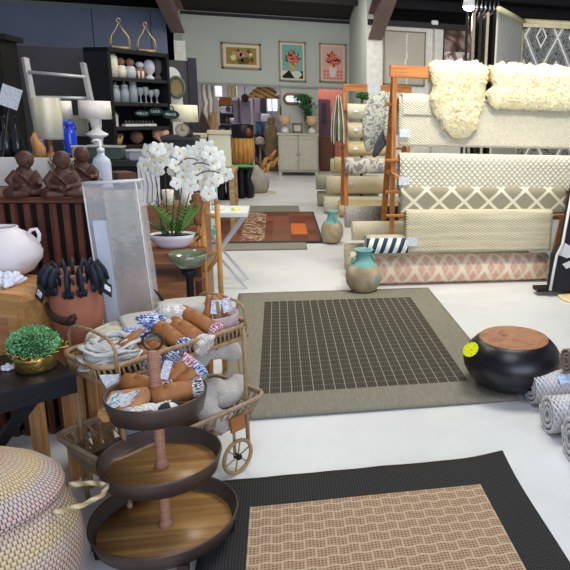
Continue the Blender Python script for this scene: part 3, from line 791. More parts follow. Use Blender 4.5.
def paint_b(o, w, h, leaf, flower, vase, pot):
    b = B()
    for i in range(26):
        a = R(20+140*i/25+rnd.uniform(-6, 6)); l = rnd.uniform(.28, .46)
        stemleaf(b, 0+.1*w*math.cos(a), -.06*h+.1*h*math.sin(a), l*w*1.05*math.cos(a), -.04*h+l*h*math.sin(a), .018)
    b.obj('painted_leaves', flat(leaf), o)
    b = B()
    for (x, z, r) in ((-.18, .12, .12), (.1, .16, .13), (-.02, .0, .12), (.22, .02, .11), (-.05, .26, .09), (.05, -.08, .08)): blob(b, x*w, z*h, r*w, y=-.010)
    b.obj('painted_flowers', flat(flower), o)
    b = B()
    for _ in range(12): blob(b, rnd.uniform(-.25, .25)*w, rnd.uniform(-.05, .25)*h, .03*w, y=-.012)
    b.obj('painted_flower_hearts', flat((226, 206, 140)), o)
    b = B(); q = .14 if pot else .2
    b.prism([(-.12*w, -.06*h), (.12*w, -.06*h), (q*w, -.2*h), (.1*w, -.3*h if pot else -.44*h), (-.1*w, -.3*h if pot else -.44*h), (-q*w, -.2*h)], .002, Matrix.Translation((0, -.009, 0)))
    b.obj('painted_vase', flat(vase), o)
framed('wide olive and pink floral print, left of three on the back wall', 221, 42, 261.5, 70, 15, flat((160, 136, 74)), mt=flat((224, 216, 190)), mw=.06, fw=.035, painted=paint_a)
def chk(k): 
    e = ((k.x*22).sin()+(k.z*22+(k.x*9).sin()).sin()).gt(.1)
    return k.mix(k.z.lt(-.19), (130, 176, 168), k.mix(e, (24, 34, 38), (214, 214, 204)).node and k.mix(e, (24, 34, 38), (214, 214, 204)))
framed('teal floral print with black and white checked base, middle of three on the back wall', 278.5, 41, 306, 82, 15, pm('teal_print', chk, rough=.8), mt=flat((224, 220, 200)), mw=.035, fw=.03, painted=lambda o, w, h: paint_b(o, w, h, (50, 60, 50), (214, 104, 92), (196, 170, 90), True))
def pchk(k):
    return k.mix(k.z.lt(-.13), (222, 176, 164), k.mix(((k.x*14).fr()-.5).ab().gt(.32).mx(((k.z*14).fr()-.5).ab().gt(.32)), (216, 116, 108), (228, 170, 156)))
framed('pink floral print with striped vase, right of three on the back wall', 319, 43, 346, 83, 15, pm('pink_print', pchk, rough=.8), mt=flat((224, 206, 190)), mw=.035, fw=.03, painted=lambda o, w, h: paint_b(o, w, h, (84, 60, 40), (222, 96, 92), (226, 214, 200), False))

# ================================================================== FOREGROUND LEFT
# ---- three tier stand
PX, PY = -.405, 2.10
o = thing('tiered_stand', 'three tier round dark metal tray stand with turned wooden pole on casters', 'stand', (PX, PY, 0))
TRAYM = pm('aged_metal', lambda k: (k.mix(k.noise(6, 5), (70, 60, 56), (110, 94, 86)), k.noise(50, 4)), rough=.45, metal=.6, bump=.15)
def tray(z, r, h, label):
    b = B(); b.lathe([(0, z), (r*.95, z), (r, z+h), (r+.006, z+h+.004), (r+.008, z+h-.002), (r*.96, z-.006), (0, z-.006)], 72); tr = b.obj('tray', TRAYM, o)
    b = B(); b.lathe([(0, z+.004), (r*.93, z+.004), (r*.93, z+.001)], 72, ); b.obj('wooden_base', ACAC, tr)
    tr['label'] = label
    return tr
tray(.078, .232, .052, 'largest tray, lowest'); tray(.300, .187, .052, 'middle tray'); tray(.520, .150, .060, 'smallest tray, on top')
POLE = pm('wrapped_pole', lambda k: (k.mix(k.noise(20, 4, 0, (1, 1, 6)), (148, 100, 78), (196, 146, 118)), (k.z*700).sin()), rough=.55, bump=.3, dist=.002)
b = B(); b.lathe([(0, .08), (.025, .08), (.024, .094), (.0175, .108), (.0165, .30), (.0165, .303), (.023, .306), (.022, .318), (.0165, .33), (.0165, .50), (.022, .524), (.0175, .54), (.0175, .60), (.0185, .69), (.020, .715), (.014, .722), (0, .724)], 24); b.obj('pole', POLE, o)
b = B(); b.tube([(.030*math.cos(2*PI*i/24), 0, .752+.030*math.sin(2*PI*i/24)) for i in range(24)], .0042, 8, closed=True); b.obj('ring', DARKMET, o)
for a in (R(-68), R(188), R(10), R(100)):
    x, y = .212*math.cos(a), .212*math.sin(a)
    b = B(); b.box((x, y, .058), (.035, .035, .03)); b.box((x-.012, y, .04), (.003, .025, .04)); b.box((x+.012, y, .04), (.003, .025, .04)); cst = b.obj('caster', DARKMET, o)
    b = B(); b.cyl((x-.009, y, .022), (x+.009, y, .022), .022); b.obj('wheel', IRON, cst)
b = B(); b.box((0, -.1475, .572), (.03, .003, .02), rot=Matrix.Rotation(-.15, 3, 'X')); lb_ = b.obj('tag_plate', pl((184, 116, 84), .6), o)

# ---- lidded basket
BX, BYY = -.850, 1.86
def bask(k):
    u = k.x*104; v = k.y*78
    st = ((u+(v.floor()*.5)).fr()-.5).ab(); rw = (v.fr()-.5).ab()
    band = (k.y*74/9).fr()
    colr = k.ramp((k.y*5.2+k.noise(3, 2)*.15).fr(), [(0, (222, 200, 166)), (.25, (224, 188, 158)), (.5, (216, 198, 184)), (.7, (228, 204, 152)), (1, (222, 200, 168))])
    stc = k.ramp((k.y*3.1).fr(), [(0, (70, 80, 140)), (.3, (110, 92, 100)), (.45, (150, 122, 100)), (.7, (140, 116, 104)), (1, (76, 88, 150))])
    return (k.mix(st.gt(.36).mx(rw.gt(.42)*.6), colr, stc), (rw*-1.0)+(st*-.6))
BASK = pm('coiled_seagrass', bask, src='UV', rough=.8, bump=.9, dist=.006)
o = thing('lidded_basket', 'large round coiled seagrass basket with peaked lid and rope handles, nearest left', 'basket', (BX, BYY, 0)); o.scale = (.955, .955, 1)
SC_ = 1.0
b = B(); pr = [(0, 0), (.17, 0), (.215, .03), (.245, .09), (.262, .16), (.266, .22), (.258, .285), (.238, .34), (.222, .372), (.216, .39)]
b.lathe(pr, 72); b.obj('body', BASK, o)
b = B(); b.lathe([(.214, .385), (.226, .388), (.230, .40), (.224, .415), (.19, .448), (.13, .487), (.08, .510), (.045, .522), (.03, .530)], 72); ld = b.obj('lid', BASK, o)
b = B(); b.lathe([(.026, .528), (.036, .54), (.043, .558), (.036, .578), (.02, .588), (0, .59)], 40); b.obj('lid_knob', BASK, ld)
for sgn in (1, -1):
    p = [( .222, -.075), (.30, -.06), (.345, -.02), (.345, .03), (.30, .06), (.219, .075)]
    pts = []
    for i in range(len(p)-1):
        for k in range(6): t_ = k/6; pts.append((sgn*(p[i][0]+(p[i+1][0]-p[i][0])*t_), p[i][1]+(p[i+1][1]-p[i][1])*t_, .368+.012*math.sin((i+t_)/5*PI)))
    pts.append((sgn*p[-1][0], p[-1][1], .368))
    b = B(); b.tube(pts, [.0078+.0006*math.sin(i*1.6) for i in range(len(pts))], 10); b.obj('handle', ROPE, o)

# ---- black table with crossed legs
TA = R(35); ux, uy = math.cos(TA), math.sin(TA)
TCX, TCY = -.675, 2.226
def tl(u, v): return Vector((TCX-u*ux-v*uy, TCY-u*uy+v*ux, 0))
ctr = tl(.34, .17); TZ = .605
o = thing('side_table', 'black wooden table with crossed legs under the potted plant', 'table', (ctr.x, ctr.y, 0), TA)
b = B(); b.box((0, 0, TZ-.004), (.68, .34, .008)); b.obj('tabletop', pl((36, 34, 36), .35, 0, .1), o)
b = B()
for (c, d) in (((0, -.162, TZ-.038), (.68, .016, .06)), ((0, .162, TZ-.038), (.68, .016, .06)), ((.332, 0, TZ-.038), (.016, .31, .06)), ((-.332, 0, TZ-.038), (.016, .31, .06))): b.box(c, d)
b.obj('apron', pl((24, 24, 30), .45, 0, .1), o)
for yy in (-.09, .13):
    for sg in (1, -1):
        b = B(); L = math.hypot(.5, .53); b.box((0, yy+sg*.012, .27), (.034, .022, L), rot=Matrix.Rotation(sg*math.atan2(.5, .53), 3, 'Y')); b.obj('leg', pl((22, 22, 26), .45, 0, .1), o)

# ---- slatted dark red cabinet
SLX0, SLX1, SLY, SLZ = -1.75, -.77, 3.0, 1.09
o = thing('slatted_cabinet', 'tall dark red slatted wooden cabinet carrying the seated figurines', 'cabinet', ((SLX0+SLX1)/2, SLY+.17, 0))
w = SLX1-SLX0
b = B(); b.box((0, 0, SLZ-.0125), (w+.02, .36, .025), bev=.004); b.obj('top', REDWX, o)
b = B(); b.box((0, .02, .54), (w-.03, .30, 1.04)); b.obj('carcass', pl((24, 17, 15), .7), o)
x = w/2-.015
while x > -w/2:
    b = B(); b.box((x, -.15, .53), (.027, .026, 1.06), bev=.003); b.obj('slat', REDW, o); x -= .0495
for sg in (1, -1):
    pass

# ---- wooden chest on legs
CR = R(-26); cxv = Vector((math.cos(CR), math.sin(CR), 0)); cyv = Vector((-math.sin(CR), math.cos(CR), 0))
corner = Vector((-.905, 2.50, 0)); cen = corner-cxv*.25+cyv*.12
o = thing('wooden_chest', 'small light wooden chest with raised panel drawers behind the potted plant', 'chest', (cen.x, cen.y, 0), CR)
OAK = wood((176, 122, 66), (214, 164, 102), .5, 'x', 4)
b = B(); b.box((0, 0, .79), (.52, .26, .03), bev=.006); b.obj('top', OAK, o)
b = B(); b.box((0, 0, .655), (.48, .23, .24), bev=.003); b.obj('body', OAK, o)
for x in (.115, -.115):
    b = B(); b.box((x, -.118, .66), (.20, .012, .17), bev=.004); d = b.obj('drawer', OAK, o)
    b = B(); b.box((x, -.126, .66), (.12, .008, .10), bev=.003); b.obj('raised_panel', wood((166, 108, 74), (200, 142, 100)), d)
for x in (.22, -.22):
    for y in (.09, -.09):
        b = B(); b.box((x, y, .27), (.04, .04, .54)); b.obj('leg', wood((176, 122, 72), (220, 170, 110), .5, 'z'), o)
# stool under the terracotta pot
PTX, PTY, PTZ = -.760, 2.60, .59
o = thing('plant_stool', 'tan wooden stool under the terracotta planter', 'stool', (PTX, PTY, 0))
b = B(); b.box((0, 0, PTZ-.012), (.17, .17, .024), rz=.7, bev=.004); b.obj('seat', OAK, o)
for a in range(4):
    b = B(); b.box((.07*math.cos(a*PI/2+.7+PI/4), .07*math.sin(a*PI/2+.7+PI/4), (PTZ-.024)/2), (.032, .032, PTZ-.024)); b.obj('leg', wood((176, 122, 72), (220, 170, 110), .5, 'z'), o)
# terracotta planter
o = thing('terracotta_planter', 'terracotta planter with a leather strap, black gloves around its rim', 'planter', (PTX, PTY, PTZ)); o.scale = (.88, .88, 1.08)
k_ = 1.0
b = B(); b.lathe([(0, 0), (.072, 0), (.080, .01), (.100, .08), (.104, .13), (.098, .18), (.082, .215), (.079, .24), (.086, .252), (.084, .258), (.076, .254), (.070, .235), (.075, .21), (.09, .17), (.092, .1), (.07, .02), (0, .015)], 56); b.obj('body', TERRA, o)
b = B(); pts = [(.111*math.cos(a), .111*math.sin(a), .115-.035*math.sin((a-R(-160))*1.2)) for a in [R(-165+i*5) for i in range(18)]]
pts = [(x, y, z+.02) for x, y, z in pts]
b.tube(pts, .008, 8, sq=2.2); st = b.obj('strap', pl((70, 50, 40), .5), o)
b = B(); b.tube([(.112*math.cos(a)+.0, .112*math.sin(a)-.006, .10+dz) for a, dz in ((R(-95), .0), (R(-86), .022), (R(-78), .026), (R(-76), .012), (R(-86), .0))], .004, 6, closed=True); b.obj('buckle', pl((60, 42, 34), .4), st)
gl = []
for i in range(15):
    a = 2*PI*i/15+.15+rnd.uniform(-.1, .1)
    def mk(a, i):
        g = thing('glove', 'black leather glove hung over the planter rim, %s' % ['at the right side', 'at the right rear', 'at the back right', 'at the back, right of centre', 'at the back centre', 'at the back, left of centre', 'at the back left', 'at the left rear', 'at the far left', 'at the front left beside the paper tag', 'front, second from the left', 'front, third from the left', 'at the front centre, longest', 'front right with folded fingers', 'at the front right beside its tag'][i], 'glove', (PTX, PTY, PTZ), group='black gloves around the planter rim')
        rr = .094; b = B(); l = .052+.03*rnd.random()
        r_ = Vector((math.cos(a), math.sin(a), 0)); t_ = Vector((-math.sin(a), math.cos(a), 0))
        pts = [r_*(rr-.024)+Vector((0, 0, .215)), r_*(rr-.014)+Vector((0, 0, .262)), r_*(rr+.004)+Vector((0, 0, .272)), r_*(rr+.018)+Vector((0, 0, .25)), r_*(rr+.026)+Vector((0, 0, .272-l))]
        b.tube(pts, [.013, .016, .018, .021, .020], 10, sq=.5); b.obj('palm', BLKLEATHER, g)
        b = B()
        for f_ in range(4):
            p0 = pts[-1]+Vector((0, 0, .006))+t_*(f_-1.5)*.009; b.tube([p0, p0+Vector((0, 0, -.012))+r_*.002+t_*(f_-1.5)*.002, p0+Vector((0, 0, -.021-.008*rnd.random()))-r_*.002], [.0072, .0066, .004], 6)
        p0 = pts[3]+t_*.014; b.tube([p0, p0+t_*.010+Vector((0, 0, -.022))], [.006, .004], 6)
        b.obj('fingers', BLKLEATHER, g)
        g.scale = (.88, .88, 1.08)
        return g, r_, t_
    gl.append(mk(a, i))
for i in (9, 14):
    g, r_, t_ = gl[i]
    q = Vector((0, -1, 0)).rotation_difference((r_+Vector((0, 0, .3))).normalized()).to_matrix()
    b = B(); b.box(r_*.142+Vector((0, 0, .20)), (.062, .003, .048), rot=q @ Matrix.Rotation(.4, 3, 'Y')); tg = b.obj('swing_tag', BLACK, g)
    b = B(); b.box(r_*.146+Vector((0, 0, .20)), (.036, .003, .018), rot=q @ Matrix.Rotation(.4, 3, 'Y')); b.obj('sticker', PAPER, tg)

# ---- brass pot with green ball plant
p = fl(33, 372, TZ); o = thing('brass_pot', 'crinkled brass pot with folded ribbed rim on the black table', 'pot', (p.x, p.y+.03, TZ))
def brk(k): return (k.mix(k.noise(16, 4), (150, 112, 50), (222, 188, 108)), k.noise(30, 4, 1))
BR = pm('hammered_brass', brk, rough=.28, metal=.9, bump=.6, dist=.01)
b = B(); b.lathe([(0, 0), (.055, 0), (.062, .01), (.064, .045), (.062, .06), (.052, .062), (.05, .02), (0, .02)], 40, wob=.05); b.obj('bowl', BR, o)
b = B()
def rimf(u, v):
    a = u*2*PI; rr = .058+.024*v+.006*math.sin(a*18)*v+.02*v*math.exp(-((a-.2)**2)*2)
    return (rr*math.cos(a), rr*math.sin(a), .052+.018*v+.004*math.sin(a*18+v*2)+.01*v*math.sin(a*2))
b.grid(rimf, 120, 6, cu=True); b.obj('ribbed_rim', BR, o, solid=.003, fix=False)
GB = pm('boxwood_leaf', lambda k: (k.mix(k.noise(22, 3), (60, 140, 90), (160, 216, 150)), k.noise(60)), rough=.55, bump=.2)
o2 = thing('boxwood_ball', 'round bright green boxwood plant growing in the brass pot', 'plant', (p.x, p.y+.03, TZ+.085))
b = B(); b.ball((0, 0, -.01), (.066, .060, .042), 16, 10); b.obj('stems', pl((40, 70, 40), .8), o2)
b = B()
for i in range(1500):
    z = rnd.uniform(-.5, 1); a = rnd.uniform(0, 2*PI); q = math.sqrt(1-z*z); n = Vector((q*math.cos(a), q*math.sin(a), z))
    c = Vector((n.x*.074, n.y*.068, n.z*.058))*rnd.uniform(.86, 1.04)
    d = (n+Vector((rnd.uniform(-1, 1), rnd.uniform(-1, 1), rnd.uniform(-.6, 1)))*.8).normalized(); s_ = d.cross(Vector((rnd.uniform(-1, 1), rnd.uniform(-1, 1), rnd.uniform(-1, 1)))).normalized()*.0036
    l = rnd.uniform(.008, .012); m = c+d*l*.5
    V = [b.bm.verts.new(v) for v in (c, m+s_, c+d*l, m-s_)]; b._face(V)
b.obj('leaves', GB, o2, fix=False)
p = fl(6, 372, TZ); b = B()
for i in range(6): a = i; b.ball((.013*math.cos(a), .013*math.sin(a), .008), (.011, .008, .008), 8, 6)
b.ball((0, 0, .014), .01, 8, 6); tag(b.obj('shell_ornament', WHITE, loc=(p.x+.0, p.y+.02, TZ)), 'small white shell ornament on the black table left of the brass pot', 'ornament')

# ---- white vase and coral on chest
p = fl(-8, 281, .805)
o = thing('handled_vase', 'white rounded vase with small loop handle standing on the wooden chest', 'vase', (p.x+.025, p.y+.08, .806))
pr = [(a_*1.14, c_*1.1) for a_, c_ in [(0, 0), (.05, 0), (.085, .02), (.112, .06), (.116, .085), (.105, .12), (.082, .148), (.055, .165), (.048, .172), (.050, .178), (.043, .178), (.042, .165), (.07, .145), (.09, .12), (.1, .08), (.07, .02), (0, .01)]]
b = B(); b.lathe(pr, 56); b.obj('body', pl((232, 222, 220), .45, 0, .04), o)
b = B(); b.tube([(.088, -.0, .162), (.103, 0, .182), (.122, 0, .185), (.130, 0, .165), (.127, 0, .14), (.118, 0, .13)], .007, 10); b.obj('handle', pl((232, 222, 220), .45, 0, .04), o)
p = fl(10, 287, .805)
b = B()
for i in range(70):
    a = rnd.uniform(0, 2*PI); e = rnd.uniform(.1, 1.4); l = rnd.uniform(.045, .065)
    d = Vector((math.cos(a)*math.cos(e), math.sin(a)*math.cos(e), math.sin(e)*.8))
    b.tube([(0, 0, .004), d*l*.6+Vector((0, 0, .004)), d*l+Vector((0, 0, .006))], [.013, .011, .007], 6)
tag(b.obj('coral_ornament', pl((234, 236, 246), .6, 0, .05), loc=(p.x-.012, p.y+.02, .806)), 'white knobbly coral ornament in front of the white vase', 'ornament')

# ---- seated carved figurines
CARV = pm('dark_carved_wood', lambda k: (k.mix(k.noise(14, 5), (54, 34, 28), (106, 70, 56)), k.noise(60, 4)), rough=.5, bump=.35)
def figurine(label, px, py, h, yaw, pose, lean=0):
    p = fl(px, py, SLZ); o = thing('seated_figurine', label, 'figurine', (p.x, p.y, SLZ), yaw, 'carved seated figurines on the slatted cabinet')
    b = B(); s = h/1.0
    S = Matrix.Scale(s, 4); b.T = S @ Matrix.Rotation(0, 4, 'Z')
    b.ball((0, .02, .10), (.36, .26, .11), 20, 12)                      # lap
    b.tube([(-.14, .05, .1), (-.36, -.10, .11), (-.30, -.26, .09), (-.02, -.27, .08)], [.12, .12, .09, .06], 12)
    b.tube([(.14, .05, .1), (.36, -.10, .11), (.28, -.24, .10), (.04, -.22, .11)], [.12, .12, .09, .06], 12)
    hx = lean
    b.tube([(0, .06, .08), (hx*.4, .04, .3), (hx*.8, .01, .48), (hx, -.0, .60), (hx*1.1, -.03, .68)], [.24, .215, .21, .15, .09], 20)   # torso
    hd = Vector((hx*1.3, -.06, .82))
    b.ball(hd, (.175, .19, .20), 20, 14)
    b.ball(hd+Vector((0, -.155, -.01)), (.03, .05, .04), 10, 8)          # nose
    b.ball(hd+Vector((0, -.13, -.09)), (.055, .03, .018), 10, 8)
    b.ball(hd+Vector((0, -.10, -.13)), (.07, .06, .05), 10, 8)
    for sg in (-1, 1):
        b.ball(hd+Vector((sg*.155, .0, -.02)), (.03, .04, .06), 10, 8)   # ears
        b.ball(hd+Vector((sg*.065, -.14, .03)), (.035, .022, .014), 10, 8)
    if pose == 'hands_out': hands = ((-.16, -.40, .30), (.16, -.40, .34))
    elif pose == 'knee': hands = ((-.28, -.26, .2), (.10, -.32, .30))
    else: hands = ((-.06, -.26, .24), (.06, -.28, .26))
    for sg, hp in zip((-1, 1), hands):
        b.tube([(hx+sg*.17, 0, .55), (sg*.30, -.03, .36), (sg*.26, -.16, .26), hp], [.085, .09, .07, .042], 12)
        b.ball(hp, (.05, .06, .035), 10, 8)
        for f_ in range(4):
            q = Vector(hp); b.tube([q, q+Vector(((f_-1.5)*.022, -.06, -.01)), q+Vector(((f_-1.5)*.026, -.10, -.035))], [.017, .015, .011], 6)
    b.tube([(hx*.7-.2, -.13, .56), (hx*.5-.05, -.215, .42), (.1, -.21, .26)], [.02, .025, .02], 8)       # robe fold
    b.tube([(hx*.7+.18, -.12, .56), (hx*.5+.03, -.215, .44), (-.02, -.22, .34)], [.02, .02, .018], 8)
    b.T = Matrix()
    body = b.obj('body', CARV, o, remesh=h*.018)
    b = B(); b.T = S
    if pose == 'hands_out':
        b.lathe([(.0, 1.0), (.10, .985), (.165, .93), (.185, .85), (.20, .84), (.175, .83), (.0, .84)], 28, c=(hd.x, hd.y+.02, 0)); b.T = Matrix(); b.obj('cap', CARV, o)
    else:
        b.lathe([(.36, .005), (.37, .02), (.35, .035), (.0, .035)], 28, sy=.8); b.T = Matrix(); b.obj('base', CARV, o)
    return o
figurine('dark carved monk figurine with cap reaching one hand out, left of the figurines', 25, 196, .185, R(38), 'hands_out', .05)
figurine('dark carved seated monk figurine in the middle with hands in its lap', 64, 197, .19, R(20), 'lap', .02)
figurine('dark carved seated monk figurine behind the middle one, partly hidden', 84, 187, .185, R(30), 'knee', .0)
# book / white board behind figurines
p = fl(20, 186, SLZ); b = B(); b.box((0, 0, .065), (.42, .02, .13)); tag(b.obj('white_board', pl((214, 210, 200), .6), loc=(-1.15, 3.38, SLZ)), 'cream board leaning behind the carved figurines', 'board')
b = B()
for i in range(14):
    x0 = -.05+.008*i; b.tube([(x0*.2, 0, 0), (x0*.5, -.01, .05), (x0*1.1+.01*math.sin(i*3), 0, .12+.02*math.sin(i*2))], .003, 5)
tag(b.obj('twig_bundle', pl((92, 70, 50), .7), loc=(-.985, 3.36, SLZ)), 'bundle of dark twigs standing between the two front figurines', 'twigs')

# ---- plastic wrapped panel
o = thing('wrapped_mirror', 'tall plastic wrapped panel leaning behind the cart, white edge strip at left', 'mirror', (-.575, 2.80, 0), R(-22), rot=(R(-3), R(-4.5), R(-10)))
def refl(k):
    n = k.noise(2.2, 5, .4, (1.5, 1, 3)); return k.ramp(n, [(.28, (120, 112, 104)), (.42, (186, 180, 160)), (.52, (150, 150, 158)), (.62, (206, 200, 182)), (.75, (140, 146, 164))])
b = B(); b.box((.02, .01, .58), (.14, .02, 1.12)); b.obj('mirror_plate', pl((222, 214, 192), .16, .75, .12, 3, .9), o)
b = B(); b.box((-.078, -.005, .52), (.045, .03, 1.0)); b.obj('white_edge', pl((206, 216, 240), .5), o)
def wrapf(u, v):
    a = u*4; s_ = int(a) % 4; f = a-int(a); cs = [(-.11, -.035), (.10, -.035), (.10, .04), (-.11, .04)]
    p0, p1 = cs[s_], cs[(s_+1) % 4]; x = p0[0]+(p1[0]-p0[0])*f; y = p0[1]+(p1[1]-p0[1])*f
    n = nz((x*22, y*20, v*9))*.006
    return (x+n, y+n, .01+v*1.165)
b = B(); b.grid(wrapf, 64, 60, cu=True); b.obj('plastic_wrap', pm('clear_film', lambda k: ((236, 238, 240), k.noise(12, 4, 1)), rough=.12, alpha=.26, spec=1, bump=.7, dist=.02), o, fix=False)
b = B()
for (x0, y0, x1, y1) in ((-.11, -.037, .10, -.037), (-.11, .04, .10, .04), (-.11, -.037, -.11, .04), (.10, -.037, .10, .04)): b.tube([(x0, y0, 1.175), (x1, y1, 1.175)], .006, 6)
for (x0, y0) in ((-.11, -.037), (.10, -.037)): b.tube([(x0, y0, 0.01), (x0, y0, 1.17)], .003, 6)
b.obj('film_seam', pl((226, 230, 226), .3, alpha=.8), o)

# ================================================================== RATTAN CART
CA = R(43.8); CL, CW = .655, .29
c0 = Vector((-.583, 2.190, 0)); ex = Vector((math.cos(CA), math.sin(CA), 0)); ey = Vector((-math.sin(CA), math.cos(CA), 0))
cc = c0+ex*CL/2+ey*CW/2
cart = thing('rattan_cart', 'two tier rattan trolley with spoked wheels piled with textiles and leather rolls', 'trolley', (cc.x, cc.y, 0), CA)
def cw2(x, y, z): return cc+ex*x+ey*y+Vector((0, 0, z))
def rrect(L, W, r, n=8):
    pts = []
    for (sx, sy, a0) in ((1, -1, -PI/2), (1, 1, 0), (-1, 1, PI/2), (-1, -1, PI)):
        for i in range(n+1): a = a0+PI/2*i/n; pts.append((sx*(L/2-r)+r*math.cos(a), sy*(W/2-r)+r*math.sin(a)))
    return pts
def resample(pts, n):
    P_ = [Vector(p) for p in pts]; P_.append(P_[0]); d = [0]
    for i in range(1, len(P_)): d.append(d[-1]+(P_[i]-P_[i-1]).length)
    out = []
    for k in range(n):
        t_ = d[-1]*k/n
        for i in range(1, len(P_)):
            if d[i] >= t_:
                f = (t_-d[i-1])/max(1e-9, d[i]-d[i-1]); out.append(P_[i-1].lerp(P_[i], f)); break
    return out
def basket_tier(name, z, h, flare, mat, loops, label):
    lo = rrect(CL-.03, CW-.03, .05); hi = rrect(CL+flare, CW+flare, .06)
    b = B()
    for f, r in ((1, .0095), (.90, .005), (0, .0085), (.10, .005))+(((.5, .004),) if name != 'upper_tray' else ()):
        pts = [(lo[i][0]*(1-f)+hi[i][0]*f, lo[i][1]*(1-f)+hi[i][1]*f, z+h*f) for i in range(len(lo))]
        b.tube(pts, r, 8, closed=True)
    t1 = b.obj(name, mat, cart)
    t1['label'] = label
    b = B(); A = resample(lo, loops); Bq = resample(hi, loops)
    for i in range(loops):
        a, c = A[i], Bq[i]; b.tube([(a.x, a.y, z), ((a.x+c.x)/2, (a.y+c.y)/2, z+h*.5), (c.x, c.y, z+h)], .0046, 5)
        if name == 'upper_tray' or 1:
            c2 = Bq[(i+1) % loops]; 
            if name != 'upper_tray': b.tube([(a.x, a.y, z+h*.05), (c2.x, c2.y, z+h*.95)], .0025, 4)
    b.obj('lattice', mat, t1)
    b = B()
    n = 22
    for i in range(n): y = -CW/2+.02+(CW-.04)*i/(n-1); b.tube([(-CL/2+.02, y, z), (CL/2-.02, y, z)], .0035, 5)
    for x in (-.28, -.14, 0, .14, .28): b.tube([(x, -CW/2+.01, z-.006), (x, CW/2-.01, z-.006)], .006, 6)
    b.obj('cane_base', pl((92, 66, 52), .6, 0, .2, 30), t1)
UZ, UH, LZ, LH = .565, .055, .195, .105
basket_tier('upper_tray', UZ, UH, -.015, RATTAN, 84, 'shallow upper tray')
basket_tier('lower_basket', LZ, LH, .06, RATTAN_D, 60, 'deeper lower basket')
for sx in (-1, 1):
    for sy in (-1, 1):
        b = B(); x, y = sx*(CL/2-.055), sy*(CW/2-.005); b.tube([(x, y, .10), (x, y, .4), (x, y, UZ+UH)], .0085, 8); b.obj('post', RATTAN, cart)
for sx in (-1, 1):
    b = B(); x = sx*(CL/2-.05)
    pts = [(x, -CW/2, UZ+.03), (x, -CW/2, UZ+.11), (x, -CW/2+.015, UZ+.135), (x, -CW/2+.05, UZ+.15), (x, 0, UZ+.158), (x, CW/2-.05, UZ+.15), (x, CW/2-.015, UZ+.135), (x, CW/2, UZ+.11), (x, CW/2, UZ+.03)]
    b.tube(pts, .006, 8); b.obj('hoop_handle', RATTAN, cart)
for sy in (-1, 1):
    b = B(); b.tube([(-CL/2+.055, sy*(CW/2-.005), .0), (-CL/2+.055, sy*(CW/2-.005), .10)], .009, 8); b.obj('foot', RATTAN_D, cart)
for sx in (1,):
    for sy in (-1, 1):
        x, y, rw = sx*(CL/2-.135), sy*(CW/2+.022), .070
        b = B(); b.tube([(x+rw*math.cos(2*PI*i/40), y, .076+rw*math.sin(2*PI*i/40)) for i in range(40)], .008, 8, closed=True); wh = b.obj('wheel', RATTAN, cart)
        b = B()
        for i in range(6): a = PI*i/3+.3; b.tube([(x, y, .076), (x+rw*math.cos(a), y, .076+rw*math.sin(a))], .0035, 6)
        b.obj('spoke', RATTAN, wh) if 0 else b.obj('spokes', RATTAN, wh)
        b = B(); b.cyl((x, y-.014, .076), (x, y+.014, .076), .012); b.obj('hub', IRON, wh)
        b = B(); b.tube([(x, y-sy*.017, .076), (x, y-sy*.017, LZ)], .006, 6); b.obj('fork', RATTAN_D, cart)
# folded cloth item helper
def folded(label, pos, size, layers, mats, rz=0, rx=0, ry=0, name='folded_blanket', cat='blanket', group=None, bow=.15):
    o = thing(name, label, cat, pos, rot=(rx, ry, rz), group=group); w, d, h = size; lh = h/layers
    for i in range(layers):
        def f(u, v):
            a = v*2*PI; e = 4.0; ca, sa = math.cos(a), math.sin(a)
            y = d/2*abs(ca)**(2/e)*(1 if ca > 0 else -1); z = lh/2*abs(sa)**(2/e*.8)*(1 if sa > 0 else -1)
            x = (u-.5)*w; k = 1-bow*abs(2*u-1)**6
            return (x, y*k, lh*(i+.5)+z*.96*k+.003*nz((x*20, y*20, i)))
        b = B(); V = b.grid(f, 18, 24, cv=True, su=w, sv=2*d)
        b._face(list(reversed(V[0]))); b._face(V[-1])
        b.obj('fold', mats[i % len(mats)], o)
    return o
QUILT = pm('quilted_linen', lambda k: (k.mix(((k.x*34).sin()*(k.y*34).sin()).gt(.55), (204, 196, 172), (180, 170, 146)), ((k.x*60).sin().ab()).mn((k.y*60).sin().ab())), rough=.9, bump=.8, dist=.01)
LINEN = pm('grey_linen', lambda k: (k.mix(k.noise(30, 4), (176, 172, 160), (212, 208, 196)), k.noise(200)), rough=.9, bump=.3)
BOTAN = pm('black_grey_print', lambda k: (k.ramp(k.noise(14, 2, 1.2), [(.42, (38, 42, 50)), (.46, (214, 212, 206)), (.54, (224, 222, 214)), (.58, (96, 98, 104))]), k.noise(200)), rough=.9, bump=.2)
p = cw2(.0, .075, UZ+.012); folded('cream quilted blanket folded in two on the upper cart tray', p, (.21, .14, .115), 2, [QUILT, LINEN], CA-.35, R(6))
p = cw2(-.15, .085, UZ+.03); folded('cream button quilted cushion cover behind the leather pouches at cart left', p, (.17, .15, .075), 1, [QUILT], CA+.35, R(20), name='quilted_cushion', cat='cushion')
p = cw2(.16, .085, UZ+.012); folded('black, grey and white leaf print blanket at back of the cart tray', p, (.20, .12, .135), 2, [BOTAN, LINEN], CA-.5, R(4))
b = B(); b.tube([cw2(.115, .14, UZ+.12), cw2(.105, .145, UZ+.15), cw2(.09, .145, UZ+.175), cw2(.07, .14, UZ+.20)], [.012, .011, .009, .004], 8, sq=.5); tag(b.obj('curved_horn', BLACK), 'dark curved horn sticking up behind the cream quilted blanket', 'ornament')
